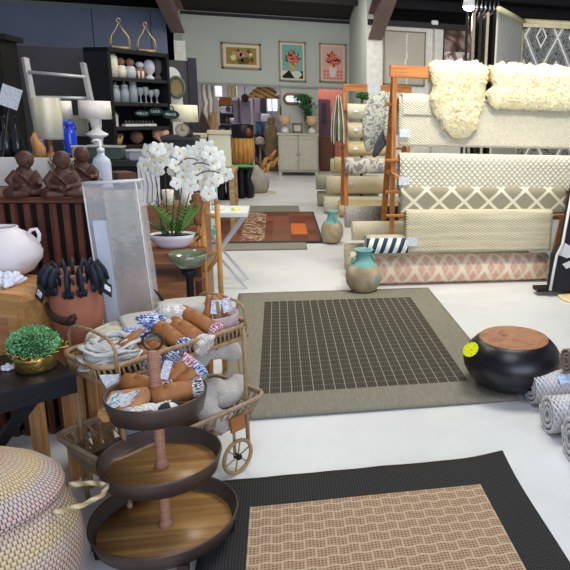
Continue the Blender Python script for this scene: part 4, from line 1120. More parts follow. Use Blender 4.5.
# braided cloth bundle
BRD = pm('marl_cotton', lambda k: (k.mix((k.noise(18, 4, 1)), (150, 150, 144), (244, 242, 232)), k.noise(150)), rough=.95, bump=.3)
bp = cw2(-.215, -.02, UZ+.018)
o = thing('cotton_bundle', 'bundle of crumpled grey and white marled cotton at left end of the cart tray', 'textile', bp, CA); o.scale = (1.12, 1.12, 1.1)
for j in range(17):
    b = B(); r0 = rnd; a0 = rnd.uniform(0, 2*PI); rx_, ry_ = rnd.uniform(.065, .115), rnd.uniform(.045, .095); zc = .012+.068*j/17
    pts = [(rx_*(1-.25*j/17)*math.cos(a0+i*.42), ry_*(1-.2*j/17)*math.sin(a0+i*.42), zc+.010*math.sin(i*1.2+j)+.004) for i in range(12)]
    b.tube(pts, [.009+.004*math.sin(i*2+j) for i in range(12)], 8, sq=.55); b.obj('strand', BRD, o)
b = B(); b.ball((.0, 0, .036), (.085, .068, .034), 20, 10); b.obj('fold', BRD, o)
b = B(); b.tube([(-.01, -.05, .075), (.05, -.035, .088), (.10, -.0, .085)], .017, 10, sq=.3); b.obj('leather_band', LEATHER, o)
# leather rolls
def lroll(label, pos, L, r, yaw, pitch, cloth, both=False):
    o = thing('leather_pouch', label, 'pouch', pos, rot=(0, pitch, yaw), group='rolled leather pouches with printed cloth')
    b = B(); b.tube([(-L/2, 0, 0), (-L/4, 0, .002), (L/4, 0, .002), (L/2, 0, 0)], [r*.96, r, r, r*.97], 20, cap=True); b.obj('leather_wrap', LEATHER, o)
    b = B(); b.tube([(-L*.2, 0, r*.3), (L*.2, 0, r*.3)], r*.82, 14); b.obj('flap', LEATHER, o)
    for e in ((1, -1) if both else (1,)):
        def f(u, v):
            a = u*2*PI; q = 1+.16*math.sin(a*7+v*3)*v; rr = r*(.86+.42*v)*q*(1 if v < .95 else .6)
            return (e*(L/2-.004+v*r*1.25), rr*math.cos(a), rr*math.sin(a)*.95)
        b = B(); V = b.grid(f, 56, 8, cu=True, su=1, sv=.1); c_ = b.v((e*(L/2+r*.9), 0, 0))
        for i in range(len(V)): b._face([V[i][-1], V[(i+1) % len(V)][-1], c_])
        b.obj('cloth_end', cloth, o, fix=True)
def gk(c1, c2, n=420): return pm('woven_print', lambda k: (k.mix(((k.y*n+(k.z*n).sin()*1.2).sin()*((k.z*n+k.x*60).sin())).gt(.0), c1, c2), k.noise(260)), rough=.9, bump=.2)
BLW, PKW, BRW, WHW = gk((56, 80, 150), (216, 222, 236)), gk((176, 76, 110), (236, 214, 216)), gk((84, 66, 66), (226, 222, 220), 500), gk((196, 190, 176), (234, 230, 220))
yaw0 = CA
spec = [('tan leather pouch with blue cloth, leftmost against the cotton bundle', -.125, -.055, .040, .11, .030, -1.75, BLW, .28, True),
        ('brown leather pouch below the blue striped cloth, second from the left', -.070, -.075, .034, .10, .026, -1.5, BLW, .2, False),
        ('tan leather pouch with blue and white striped end in mid tray', -.010, -.045, .078, .13, .030, -1.4, BLW, .42, True),
        ('wide tan leather pouch with creases, centre of the tray', .062, -.050, .062, .13, .040, -1.35, WHW, .38, False),
        ('long tan leather pouch with pink printed end lying on top', .130, -.035, .095, .15, .029, -1.3, PKW, .36, False)]
for lb, x, y, z, L, r, dy, cl, pit, both in spec: lroll(lb, cw2(x, y, UZ+z), L, r, yaw0+dy, pit, cl, both)
b = B(); 
def scr(u, v):
    a = u*2*PI; q = math.sin(PI*v); return (.05*q*math.cos(a)*(1+.2*math.sin(5*a)), .04*q*math.sin(a), .03*(1-math.cos(PI*v))+.006*math.sin(9*a)*q)
for nm, x, y, z, mt, lb in (('cloth_wrap', -.115, .015, .075, BLW, 'crumpled blue and white printed cloth beside the cream cushion cover'), ('cloth_wrap', .065, .035, .12, WHW, 'crumpled white cloth between the quilted blanket and the pouches'), ('cloth_wrap', -.03, .03, .105, BLW, 'small tuft of blue striped cloth on the edge of the cream blanket')):
    b = B(); b.grid(scr, 40, 14, cu=True); tag(b.obj(nm, mt, loc=cw2(x, y, UZ+z-.02)), lb, 'cloth')
# lilac felt basket with tags
FELT = pm('lilac_felt', lambda k: (k.mix(k.noise(20, 4), (168, 146, 142), (198, 178, 174)), k.noise(200)), rough=.95, bump=.3, sheen=.3)
o = thing('felt_basket', 'small round lilac felt basket holding tagged items at right end of cart tray', 'basket', cw2(.235, -.02, UZ+.012), CA); o.scale = (1.3, 1.3, 1.45)
b = B(); b.lathe([(0, 0), (.060, 0), (.070, .02), (.074, .055), (.070, .058), (.064, .02), (0, .008)], 44, sy=.85, wob=.04); b.obj('body', FELT, o)
for i, (x, y, a, m, lb) in enumerate(((-.03, .01, .25, LEATHER, 'tan leather item with white swing tag standing left in the lilac basket'), (.0, -.01, -.1, pl((150, 128, 96), .8), 'khaki cloth item in the middle of the lilac basket'), (.032, .0, -.3, LEATHER, 'tan leather strap roll with white square tag standing right in the lilac basket'))):
    g = thing('tagged_accessory', lb, 'accessory', cw2(.235, -.02, UZ+.03), CA, 'tagged items in the lilac felt basket'); g.scale = (1.3, 1.3, 1.4)
    b = B(); b.tube([(x, y, 0), (x+a*.02, y, .05), (x+a*.06, y, .085), (x+a*.08, y+.01, .10)], [.012, .015, .013, .006], 10); b.obj('wrap', m, g)
    if i != 1:
        b = B(); b.box((x+a*.05+.004, y-.028, .070), (.03, .002, .042), rz=-CA*.6, rot=(Matrix.Rotation(-CA*.6, 3, 'Z') @ Matrix.Rotation(a*.6, 3, 'Y'))); b.obj('swing_tag', PAPER, g)
# lower basket: fleece rings, boxes
GF = pm('grey_fleece', lambda k: (k.mix(k.noise(14, 4), (168, 160, 150), (218, 210, 198)), k.noise(120, 4)), rough=.95, bump=.7, sheen=.4)
def ring(label, pos, Rr, r, rot, group='grey fleece neck pillows'):
    o = thing('neck_pillow', label, 'pillow', pos, rot=rot, group=group)
    b = B(); n = 44; pts = [(Rr*math.cos(R(20)+R(320)*i/n), Rr*math.sin(R(20)+R(320)*i/n), 0) for i in range(n+1)]
    b.tube(pts, [r*(.45+.55*min(1, min(i, n-i)/5))*(1+.06*math.sin(i*.9)) for i in range(n+1)], 18); b.obj('cover', GF, o)
    b = B(); b.tube([(Rr*1.0, .05, 0), (Rr*1.08, .0, -.02), (Rr, -.05, 0)], .003, 6); b.obj('cord', pl((150, 120, 90)), o)
ring('grey fleece neck pillow at right in the lower cart basket', cw2(.235, .0, LZ+.205), .105, .056, (R(68), R(4), CA+R(-15)))
ring('grey fleece neck pillow standing behind the other one', cw2(.08, .03, LZ+.20), .10, .050, (R(74), R(8), CA+R(-5)))
ring('grey fleece neck pillow lowest, pressed to the basket front', cw2(.17, -.075, LZ+.095), .07, .046, (R(60), R(30), CA+R(10)))
b = B(); b.box((0, 0, .0), (.07, .012, .06)); tag(b.obj('leather_patch', LEATHER, loc=cw2(.19, -CW/2-.032, LZ+.035)), 'flat brown leather label tied to the front of the lower basket', 'label'); C.objects[-1].rotation_euler = (R(-8), 0, CA)
for i, (x, z, lb) in enumerate(((-.14, .1, 'pale blue and white printed box standing left in the lower cart basket'), (-.05, .12, 'cream printed box standing beside the pale blue box'))):
    o = thing('gift_box', lb, 'box', cw2(x, -.02, LZ+.01), CA-.15)
    b = B(); b.box((0, 0, z), (.10, .04, 2*z), bev=.003); b.obj('carton', pl((206, 214, 232) if i == 0 else (222, 218, 204), .6), o)
    b = B()
    for k in range(3): b.box((-.03+.03*k, -.021, z+.075-.01*(k % 2)), (.012, .002, .012))
    b.obj('printed_squares', pl((44, 40, 46)), o)
b = B(); b.prism([(-.03, .03), (.03, .025), (.022, -.03), (-.006, -.036)], .002); tag(b.obj('price_card', PAPER, loc=cw2(-CL/2+.01, -CW/2-.02, UZ+.02)), 'folded white price card hanging on the left corner of the cart tray', 'card'); C.objects[-1].rotation_euler = (0, 0, R(10))

# ---- goods in the top tray of the stand
TT = .521
o = thing('gift_box', 'wooden framed box with blue floral picture lid, tilted on the top tray', 'box', (PX-.088, PY-.035, TT+.035), rot=(R(24), R(-14), R(-24))); o.scale = (1.2,)*3
b = B(); b.box((0, 0, 0), (.115, .085, .035), bev=.004); b.obj('carton', pl((196, 146, 96), .6), o)
def flor(k): return k.ramp(k.noise(38, 3, .8), [(.36, (70, 150, 178)), (.44, (226, 234, 236)), (.56, (230, 232, 226)), (.62, (214, 130, 130)), (.7, (96, 140, 190))])
b = B(); b.box((0, 0, .0185), (.085, .055, .002)); b.obj('picture_panel', pm('floral_panel', flor, rough=.4), o)
lroll('tan leather pouch behind the picture box on the top tray', Vector((PX-.05, PY+.06, TT+.055)), .13, .032, R(-20), .1, BRW)
lroll('tan leather pouch with brown and white cloth, right on the top tray', Vector((PX+.05, PY-.005, TT+.048)), .12, .034, R(14), -.08, BRW)
lroll('upright leather pouch with pink printed cloth behind the stand pole', Vector((PX+.045, PY+.065, TT+.075)), .12, .026, R(20), -.75, PKW)
lroll('leather pouch with blue printed cloth right of the pink one', Vector((PX+.078, PY+.045, TT+.062)), .11, .025, R(15), -.65, BLW)
b = B(); b.box((0, 0, 0), (.026, .002, .065), rot=Matrix.Rotation(.3, 3, 'Y')); tag(b.obj('swing_tag', PAPER, loc=(PX+.035, PY+.0, TT+.13)), 'white paper swing tag hanging beside the stand pole', 'tag')
for i, (x, y, lb) in enumerate(((-.01, -.085, 'crumpled printed cloth at the front of the top tray'), (.05, -.075, 'crumpled cream and black cloth at the front right of the top tray'), (-.045, -.10, 'small pale cloth wad by the picture box'))):
    b = B(); b.grid(lambda u, v: tuple(x_*.85 for x_ in scr(u, v)), 40, 14, cu=True)
    tag(b.obj('cloth_wrap', [gk((120, 140, 160), (228, 226, 214), 90), gk((60, 56, 56), (232, 226, 210), 60), WHW][i], loc=(PX+x, PY+y, TT+.002)), lb, 'cloth')

# ================================================================== MIDDLE LEFT: orchid, stands, tables
def box_on(name, label, cat, px, py, y, wpx, hpx, d, mat, rz=0, part='body', group=None):
    """thing standing with its base at the given place"""
    p = at(px, py, y); s = mpp(p)
    o = thing(name, label, cat, p, rz, group)
    b = B(); b.box((0, 0, hpx*s/2), (wpx*s, d, hpx*s), bev=.003); b.obj(part, mat, o)
    return o, s
# orchid table
OTZ = .742
o = thing('plant_table', 'rust brown wooden table under the white orchid', 'table', (-.62, 3.62, 0))
b = B(); b.box((0, 0, OTZ-.015), (.46, .36, .03), bev=.004); b.obj('tabletop', wood((118, 70, 44), (168, 110, 74)), o)
for x in (-.2, .2):
    for y in (-.15, .15): b = B(); b.box((x, y, (OTZ-.03)/2), (.035, .035, OTZ-.03)); b.obj('leg', REDW, o)
b = B(); b.box((0, 0, .60), (.44, .34, .02)); b.obj('shelf', wood((118, 70, 44), (168, 110, 74)), o)
p = Vector((-.555, 3.60, OTZ+.001))
o = thing('orchid', 'white orchid with fern leaves in a low white oval bowl on the rust brown table', 'plant', p)
b = B(); b.lathe([(0, 0), (.075, 0), (.095, .02), (.112, .05), (.118, .07), (.110, .07), (.10, .05), (0, .045)], 48, sy=.7); b.obj('bowl', pl((226, 224, 228), .35, 0, .03), o)
b = B(); b.lathe([(0, .062), (.105, .060), (0, .05)], 30, sy=.7); b.obj('moss', pl((74, 70, 48), .9, 0, .4, 60, .8), o)
for sg in (-1, 1):
    b = B(); b.tube([(sg*.11, -.02, .06), (sg*.135, -.02, .075), (sg*.14, -.02, .05), (sg*.118, -.02, .035)], .004, 6); b.obj('bowl_handle', IRON, o)
stems = []
for i, (x0, x1, h, sp) in enumerate(((-.05, -.07, .46, 1), (-.02, -.015, .50, 1), (.01, .11, .50, 1), (.03, .16, .45, 1), (.0, .06, .53, 1))):
    b = B(); pts = []
    for k in range(15):
        t_ = k/14; bend = max(0, (t_-.7)/.3); pts.append((x0+(x1-x0)*t_+.10*bend*(1 if x1 > 0 else -.2), -.01*i-.06*bend, .05+h*(t_-.22*bend*bend)))
    b.tube(pts, .0028, 6); b.obj('stem', pl((74, 62, 42), .7), o); stems.append(pts)
def flower(c, n, r):
    n = n.normalized(); x = n.cross(Vector((.1, .2, 1))).normalized(); y = n.cross(x)
    for k in range(5):
        a = 2*PI*k/5+PI/2; w = (.52 if k % 5 in (1, 4) else .36)*r
        def f(u, v):
            rr = r*v; ww = w*math.sin(PI*min(1, v*.96+.02))**.6; t_ = (u-.5)*2*ww
            q = x*(math.cos(a)*rr-math.sin(a)*t_)+y*(math.sin(a)*rr+math.cos(a)*t_)
            return c+q+n*(.25*r*math.sin(v*2.2)-.2*r*v-(t_*t_)*6)
        fb.grid(f, 4, 5)
    cb.ball(c+n*r*.15, r*.14, 8, 6)
flist = []
cl = [(x_+.045, z_+.055) for x_, z_ in ((-.115, .40), (-.06, .385), (-.15, .36), (-.09, .34), (-.02, .33), (.03, .30), (.0, .36), (.09, .385), (.14, .40), (.18, .37), (.11, .34), (.16, .33), (.21, .34), (.06, .36), (.13, .29), (.17, .27), (.12, .25), (.155, .22), (.09, .31), (-.13, .43), (.075, .43), (.12, .45), (.20, .40), (.24, .31), (.07, .26), (.15, .45), (.05, .40), (.145, .19), (.02, .42), (-.03, .44), (-.08, .44), (.0, .27), (.20, .29), (.10, .42), (.17, .42))]
for x, z in cl:
    fb = B(); cb = B(); c_ = Vector((x, rnd.uniform(-.08, .02), z+.02)); flower(c_, Vector((rnd.uniform(-.6, .6)+x, -1, rnd.uniform(-.3, .5))), rnd.uniform(.036, .05))
    f = fb.obj('flower', PETAL, o, fix=False); cb.obj('flower_centre', pl((226, 200, 90), .6), f)
for i in range(16):
    a = rnd.uniform(0, 2*PI); l = rnd.uniform(.09, .17); lean = rnd.uniform(.35, 1.0); d = Vector((math.cos(a), math.sin(a)*.6, 0))
    def f(u, v):
        w = .011*math.sin(PI*min(1, v+.05))**.7; t_ = d.cross(Vector((0, 0, 1)))
        return Vector((0, 0, .06))+d*(.03+l*lean*v)+Vector((0, 0, l*(v-.55*v*v*lean)))+t_*(u-.5)*2*w
    b = B(); b.grid(f, 3, 8); b.obj('leaf', GREEN, o, solid=.002, fix=False)
FERN = pl((112, 152, 76), .6, 0, .25, 30)
for i in range(20):
    a = rnd.uniform(-.9, 3.9); l = rnd.uniform(.14, .27); d = Vector((math.cos(a)*.9, -.2+.5*math.sin(a), 0)); b = B()
    pts = [Vector((.03, 0, .06))+d*l*t_*.6+Vector((0, 0, l*(t_-.3*t_*t_))) for t_ in [k/18 for k in range(19)]]
    b.tube(pts, .0016, 4)
    for k in range(3, 19, 2):
        for sg in (-1, 1):
            q = pts[k]; s_ = Vector((sg*math.sin(k/18*PI)**.6*.026+sg*.002, 0, .012)); V = [b.bm.verts.new(v) for v in (q, q+s_*.5+Vector((0, 0, .0045)), q+s_*1.1, q+s_*.5-Vector((0, 0, .004)))]; b._face(V)
    b.obj('fern_frond', FERN if i % 3 else GREEN, o, fix=False)
# golden rattan stand to the right
GR = pm('golden_cane', lambda k: (k.mix(k.noise(20, 4), (170, 112, 52), (216, 162, 92)), k.noise(90)), rough=.45, bump=.2)
bx, by = -.365, 3.62
o = thing('bamboo_stand', 'golden bamboo stand with two tall posts and curved arm beside the orchid table', 'stand', (bx, by, 0))
for dx in (-.035, .04):
    b = B(); b.tube([(dx, 0, 0), (dx, 0, .92 if dx < 0 else .97)], .014, 10); b.obj('post', GR, o)
b = B(); b.tube([(-.035, 0, .92), (-.03, 0, .955), (.0, 0, .99), (.02, 0, 1.02), (.04, 0, .97)], .013, 10); b.obj('top_bar', GR, o)
for pts_ in ([(-.035, 0, .92), (.04, 0, .90)], [(-.03, 0, .68), (.04, 0, .72)], [(-.03, 0, .60), (.02, 0, .66), (.04, 0, .71)]): b = B(); b.tube(pts_, .011, 8); b.obj('rung', GR, o)
b = B(); b.tube([(-.035, -.01, .86), (-.05, -.015, .81), (-.09, -.02, .765), (-.15, -.03, .748), (-.20, -.05, .756)], [.014, .016, .02, .022, .018], 10, sq=.6); b.obj('curved_arm', GR, o)
CV = pm('carved_brown', lambda k: (k.mix(k.noise(50, 4), (92, 56, 34), (190, 130, 80)), k.noise(80, 3)), rough=.5, bump=.8, dist=.01)
p = at(209, 216, 3.62)
b = B(); b.lathe([(0, 0), (.022, 0), (.020, .03), (.03, .05), (.02, .07), (.034, .10), (.04, .12), (.026, .135), (.03, .15), (.018, .165), (0, .17)], 16, wob=.3)
tag(b.obj('carved_finial', CV, loc=(bx-.06, by+.0, .86)), 'knobbly carved brown finial left of the bamboo stand top', 'ornament')
b = B(); b.cyl((bx-.06, by, 0), (bx-.06, by, .859), .012)
tag(b.obj('finial_pole', GR), 'thin pole carrying the carved brown finial', 'pole')
# green glass bowl on black foot
p = at(189, 268, 3.35)
o = thing('glass_bowl', 'dark green glass bowl on a black pedestal below the orchid', 'bowl', (p.x, 3.35, 0))
GL = pl((120, 128, 100), .12, 0, .2, 8, .1, alpha=.8, spec=.8, coat=.5)
z = p.z; b = B(); b.lathe([(0, z), (.05, z+.005), (.085, z+.04), (.095, z+.075), (.088, z+.078), (.078, z+.045), (0, z+.012)], 40); b.obj('bowl', GL, o)
b = B(); b.lathe([(0, 0), (.09, 0), (.085, .012), (.02, .03), (.018, z-.05), (.035, z-.03), (.04, z-.01), (0, z-.001)], 28); b.obj('pedestal', BLACK, o)
# teal patterned box stool, dark pot
q = at(208, 200, 7.3); sq_ = mpp(q); hq = at(208, 182, 7.3).z
o = thing('ceramic_stool', 'teal and white patterned square ceramic stool behind the orchid', 'stool', (q.x, 7.3, 0), .2)
b = B(); b.box((0, 0, hq/2), (17*sq_, 17*sq_, hq), bev=.01); b.obj('body', pm('teal_glaze', lambda k: (k.mix(k.noise(9, 3, 2).gt(.5), (206, 216, 196), (110, 168, 156)), k.noise(60)), rough=.3), o)
b = B(); b.box((0, 0, hq+.01), (18.5*sq_, 18.5*sq_, .03), bev=.008); b.obj('rim', pl((190, 210, 196), .3), o)
# white table with X legs
o = thing('folding_table', 'white table with crossed silver legs in front of the rust red rug', 'table', (-.50, 5.55, 0))
b = B(); b.box((0, 0, .625), (.50, .40, .035), bev=.003); b.obj('tabletop', pl((228, 232, 228), .35, 0, .03), o)
for y in (-.15, .15):
    for sg in (-1, 1):
        q0 = Vector((sg*.235, y+.012*sg, .61)); q1 = Vector((-sg*.22, y+.012*sg, .0)); n = q1-q0
        b = B(); b.box((q0+q1)/2, (.022, .012, n.length), rot=Vector((0, 0, 1)).rotation_difference(n).to_matrix()); b.obj('leg', pl((206, 210, 214), .3, .4, .05), o)
p = at(236, 214, 5.5)
b = B(); b.lathe([(0, 0), (.035, 0), (.035, .012), (0, .014)], 20); tag(b.obj('yellow_candle', pl((222, 222, 110), .5), loc=(p.x-.0, 5.5, .643)), 'small round yellow topped tin on the white crossed leg table', 'tin')
b = B(); b.lathe([(0, 0), (.045, 0), (.05, .02), (.045, .03), (0, .03)], 20); tag(b.obj('white_dish', WHITE, loc=(p.x-.14, 5.52, .643)), 'small white dish left of the yellow topped tin', 'dish')
# black stump stools
for i, (px, py, w_, lb) in enumerate(((226, 200, 14, 'black carved leg stool, left of the pair on the far floor'), (243, 198, 17, 'black carved leg stool, right of the pair on the far floor'))):
    q = fl(px, py); s = mpp(q); r_ = w_*s*.52
    o = thing('carved_stool', lb, 'stool', (q.x, q.y+.1, 0), i*.4, 'black carved stools')
    h = 31*s
    b = B(); b.lathe([(0, h-.04), (r_*1.15, h-.04), (r_*1.2, h-.01), (r_*1.1, h), (0, h)], 30); b.obj('seat', pl((60, 44, 34) if i else (150, 96, 60), .5), o)
    for k in range(6):
        a = k*PI/3; b = B(); b.tube([(r_*math.cos(a)*.9, r_*math.sin(a)*.9, 0), (r_*math.cos(a), r_*math.sin(a), h*.3), (r_*math.cos(a)*.72, r_*math.sin(a)*.72, h*.6), (r_*math.cos(a)*.95, r_*math.sin(a)*.95, h-.035)], [.055, .045, .035, .05], 10); b.obj('leg', BLACK, o)
q = fl(232, 171, .62*1.0)
for px, pz, col, lb in ((226, 0, (196, 60, 80), 'flat dish with coral red rim on the left black stool'), (243, 1, (70, 170, 90), 'flat green dish on the right black stool')):
    q = fl(px, 199 if px > 230 else 201); h = 31*mpp(fl(px, 198 if pz else 200))
    b = B(); b.lathe([(0, 0), (.16, 0), (.19, .02), (.15, .012), (0, .012)], 30); tag(b.obj('flat_dish', pl(col, .4), loc=(q.x, q.y+.1, h+.003)), lb, 'dish')
# pale painting boxes behind the orchid
CAN = pm('pale_wash', lambda k: (k.mix(k.noise(4, 4), (190, 196, 172), (224, 224, 204)), k.noise(80)), rough=.7, bump=.1)
q = fl(220, 172, .0)
zt_ = min(at(208, 167, 8.2).z, at(176, 166, 7.8).z)-.002
for (x0, y0, x1, y1, yy, lb) in ((208, 134, 231, 167, 8.2, 'tall pale sage canvas box right of the orchid flowers'), (176, 137, 206, 166, 7.8, 'pale sage canvas box behind the orchid flowers')):
    a, c = at(x0, y0, yy), at(x1, y1, yy); c.z = zt_+.001; o = thing('canvas_box', lb, 'box', ((a.x+c.x)/2, yy, c.z))
    b = B(); b.box((0, .1, (a.z-c.z)/2), (c.x-a.x, .2, a.z-c.z), bev=.01); b.obj('body', CAN, o)
    b = B(); b.box((0, .1, (a.z-c.z)*1.0+.02), (c.x-a.x+.02, .22, .04)); b.obj('lid', pl((196, 190, 160), .7), o)
    tz = c.z
xl, xr_ = at(172, 167, 8).x, at(236, 167, 8).x
o = thing('display_table', 'pale wooden table carrying the sage canvas boxes', 'table', ((xl+xr_)/2, 8.0, 0))
zt_ = min(at(208, 167, 8.2).z, at(176, 166, 7.8).z)-.002
b = B(); b.box((0, 0, zt_-.02), (xr_-xl, .8, .04)); b.obj('tabletop', wood((150, 120, 80), (196, 164, 116)), o)
for x in (-.45, .45):
    for y in (-.33, .33): b = B(); b.box((x*(xr_-xl), y, (zt_-.04)/2), (.05, .05, zt_-.04)); b.obj('leg', wood((150, 120, 80), (196, 164, 116)), o)
# amber wood log column + black bowl
PDY = 13.3; q = at(243, 150, PDY)
def zc(py): return at(243, py, PDY).z
o = thing('wooden_pedestal', 'golden wood ribbed pedestal with black bands on the far floor', 'pedestal', (q.x, PDY, 0)); o.scale = (1.2, 1.2, 1)
z0, z1, z2 = zc(171), zc(163), zc(138)
b = B(); b.lathe([(0, 0), (.13, 0), (.14, .02), (.15, z0), (0, z0)], 28); b.obj('base', GOLDW, o)
b = B(); b.lathe([(0, z0), (.16, z0), (.17, z0+.03), (.16, z1), (0, z1)], 28); b.obj('lower_band', BLACK, o)
for k in range(14):
    a = 2*PI*k/14; b = B(); b.tube([(.125*math.cos(a), .125*math.sin(a), z1), (.15*math.cos(a), .15*math.sin(a), (z1+z2)/2), (.135*math.cos(a), .135*math.sin(a), z2)], .04, 8); b.obj('log', GOLDW, o)
z3 = zc(124)
o = thing('black_planter', 'large black wooden bowl with brown patch on top of the golden pedestal', 'bowl', (q.x, PDY, z2)); o.scale = (1.2, 1.2, 1)
h = z3-z2; b = B(); b.lathe([(0, 0), (.16, 0), (.175, .02), (.18, h*.9), (.165, h), (.15, h*.98), (.15, .05), (0, .04)], 32); b.obj('body', pl((26, 22, 30), .4, 0, .2), o)
b = B(); b.ball((.09, -.14, h*.45), (.06, .035, h*.3), 14, 8); b.obj('copper_patch', pl((112, 66, 46), .4, .3, .3, 20), o)
# stone head sculpture and round mat
q = fl(257, 193); s = mpp(q)
o = thing('stone_sculpture', 'grey stone bird shaped sculpture on a round mat on the far floor', 'sculpture', (q.x, q.y, .012))
b = B(); b.lathe([(0, 0), (.16, 0), (.2, .08), (.21, .16), (.18, .26), (.12, .34), (.06, .42), (.03, .46), (0, .47)], 28, wob=.15); b.tube([(-.04, -.02, .40), (-.1, -.04, .44), (-.16, -.05, .38)], [.05, .04, .015], 8)
b.obj('body', pl((150, 146, 134), .7, 0, .2, 8, .4), o)
b = B(); b.lathe([(0, 0), (.34, 0), (.34, .01), (0, .012)], 32); tag(b.obj('round_mat', pl((190, 182, 160), .9, 0, .1, 30, .3), loc=(q.x-.02, q.y, 0)), 'pale round mat under the stone sculpture', 'mat')
# dark object right of stools
q = fl(250, 190)
b = B(); b.lathe([(0, 0), (.1, 0), (.16, .1), (.17, .2), (.1, .3), (0, .31)], 24, wob=.1); tag(b.obj('dark_vase', pl((44, 38, 40), .4), loc=(q.x-.02, q.y+.3, 0)), 'squat dark vase between the right black stool and the stone sculpture', 'vase')

# ================================================================== BACK WALL FURNITURE
WASH = pm('limed_wood', lambda k: (k.mix(k.noise(10, 5, 1), (176, 172, 156), (204, 200, 186)), (k.noise(26, 4, 2))), rough=.7, bump=.5, dist=.01)
cy_ = 14.35; a = at(277.5, 133, cy_); c = at(318.5, 175, cy_); h = a.z-.0
o = thing('sideboard', 'pale carved two door sideboard against the back wall', 'cabinet', ((a.x+c.x)/2, cy_+.22, 0)); w = c.x-a.x
b = B(); b.box((0, 0, h-.02), (w+.02, .46, .04)); b.obj('top', WASH, o)
b = B(); b.box((0, .01, (h+.04)/2), (w-.02, .42, h-.12)); b.obj('body', pl((170, 166, 152), .7), o)
for sg in (-1, 1):
    b = B(); b.box((sg*w/4, -.21, h/2+.0), (w/2-.04, .025, h-.25), bev=.006); d = b.obj('door', WASH, o)
    b = B(); b.box((sg*w/4, -.225, h/2+.0), (w/2-.14, .012, h-.36), bev=.004); b.obj('carved_panel', WASH, d)
    b = B(); b.ball((sg*.03, -.235, h/2), .012, 8, 6); b.obj('knob', IRON, d)
    b = B(); b.box((sg*w/4, -.21, h-.085), (w/2-.04, .02, .07)); b.obj('drawer', WASH, o)
for x in (-1, 1):
    for y in (-1, 1): b = B(); b.box((x*(w/2-.04), y*.18, .04), (.06, .06, .08)); b.obj('foot', WASH, o)
def small(px, py, yy, fn, name, label, cat, group=None, zb=None):
    p = at(px, py, yy); s = mpp(p)
    if zb is not None: p.z = zb
    o = thing(name, label, cat, p, group=group); fn(o, s); return o
def mk_lamp(shade, base, ws, hs, hb, kind=0):
    def f(o, s):
        b = B()
        if kind == 0: b.lathe([(0, 0), (ws*.32*s, 0), (ws*.36*s, hb*.2*s), (ws*.3*s, hb*.5*s), (ws*.08*s, hb*.8*s), (ws*.06*s, hb*s), (0, hb*s)], 20)
        else: b.lathe([(0, 0), (ws*.16*s, 0), (ws*.17*s, hb*.35*s), (ws*.34*s, hb*.5*s), (ws*.36*s, hb*.55*s), (ws*.2*s, hb*.62*s), (ws*.12*s, hb*.75*s), (ws*.2*s, hb*.8*s), (ws*.2*s, hb*s), (0, hb*s)], 32)
        b.obj('base', base, o)
        b = B(); b.lathe([(ws*.5*s, hb*s), (ws*.47*s, (hb+hs)*s)], 32); b.obj('lamp_shade', shade, o, solid=.006, fix=False)
    return f
SHT = pl((206, 170, 130), .8); 
small(285, 132.5, 14.5, mk_lamp(SHT, pl((224, 220, 214), .4), 11, 9, 8), 'table_lamp', 'small lamp with tan shade and white base, left on the sideboard', 'lamp', 'tan shaded lamps on the sideboard', zb=h+.001)
small(312, 132.5, 14.5, mk_lamp(SHT, pl((224, 220, 214), .4), 11, 9, 8), 'table_lamp', 'small lamp with tan shade, right on the sideboard', 'lamp', 'tan shaded lamps on the sideboard', zb=h+.001)
p = at(297.5, 133, 14.45); s = mpp(p)
o = thing('photo_frame', 'small grey wooden square frame standing on the sideboard', 'frame', (p.x, 14.45, h+.001))
b = B()
for c_, d_ in (((-4.3*s, 0, 5*s), (2*s, .03, 10*s)), ((4.3*s, 0, 5*s), (2*s, .03, 10*s)), ((0, 0, 9*s), (8*s, .03, 2*s)), ((0, 0, 1*s), (8*s, .03, 2*s))): b.box(c_, d_)
b.obj('frame', pl((120, 104, 88), .6), o)
b = B(); b.box((0, .005, 5*s), (7*s, .01, 7*s)); b.obj('print', pl((196, 190, 182), .6), o)
p = at(296, 99, 14.9); s = mpp(p)
o = thing('wall_mirror', 'copper framed pill shaped mirror high on the back wall above the sideboard', 'mirror', (p.x, 14.95, p.z))
def pill(L, r, n=12): return [(L/2+r*math.cos(-PI/2+PI*i/n), r*math.sin(-PI/2+PI*i/n)) for i in range(n+1)]+[(-L/2+r*math.cos(PI/2+PI*i/n), r*math.sin(PI/2+PI*i/n)) for i in range(n+1)]
b = B(); b.tube([(x, 0, z) for x, z in pill(14*s, 4.2*s)], .028, 8, closed=True); b.obj('frame', pl((150, 96, 66), .35, .7), o)
b = B(); b.prism(pill(14*s, 4.0*s), .01); b.obj('mirror_glass', pl((200, 200, 200), .08, .95, .02), o)
p = at(305.5, 100, 14.75); s = mpp(p)
o = thing('trailing_plant', 'green trailing plant hanging beside the pill shaped mirror', 'plant', (p.x, 14.72, p.z))
b = B(); b.lathe([(0, -.04), (.1, -.04), (.13, .06), (.12, .06), (0, .0)], 20); b.obj('pot', pl((120, 90, 70), .6), o)
b = B()
for i in range(900):
    t_ = rnd.random()**1.2; z = .12-t_*26*s; sp = (.20 if z > -.15 else .12-.05*t_); x = rnd.gauss(0, sp*.5)+t_*.06-.07*(z > 0); y = rnd.gauss(0, .07)-.06
    d = Vector((rnd.uniform(-1, 1), rnd.uniform(-1, 0), rnd.uniform(-1.2, .3))).normalized()*.06; q = d.cross(Vector((0, 0, 1))).normalized()*.016; c_ = Vector((x, y, z))
    V = [b.bm.verts.new(v) for v in (c_, c_+d*.5+q, c_+d, c_+d*.5-q)]; b._face(V)
b.obj('foliage', pl((44, 104, 56), .6, 0, .35, 12), o, fix=False)
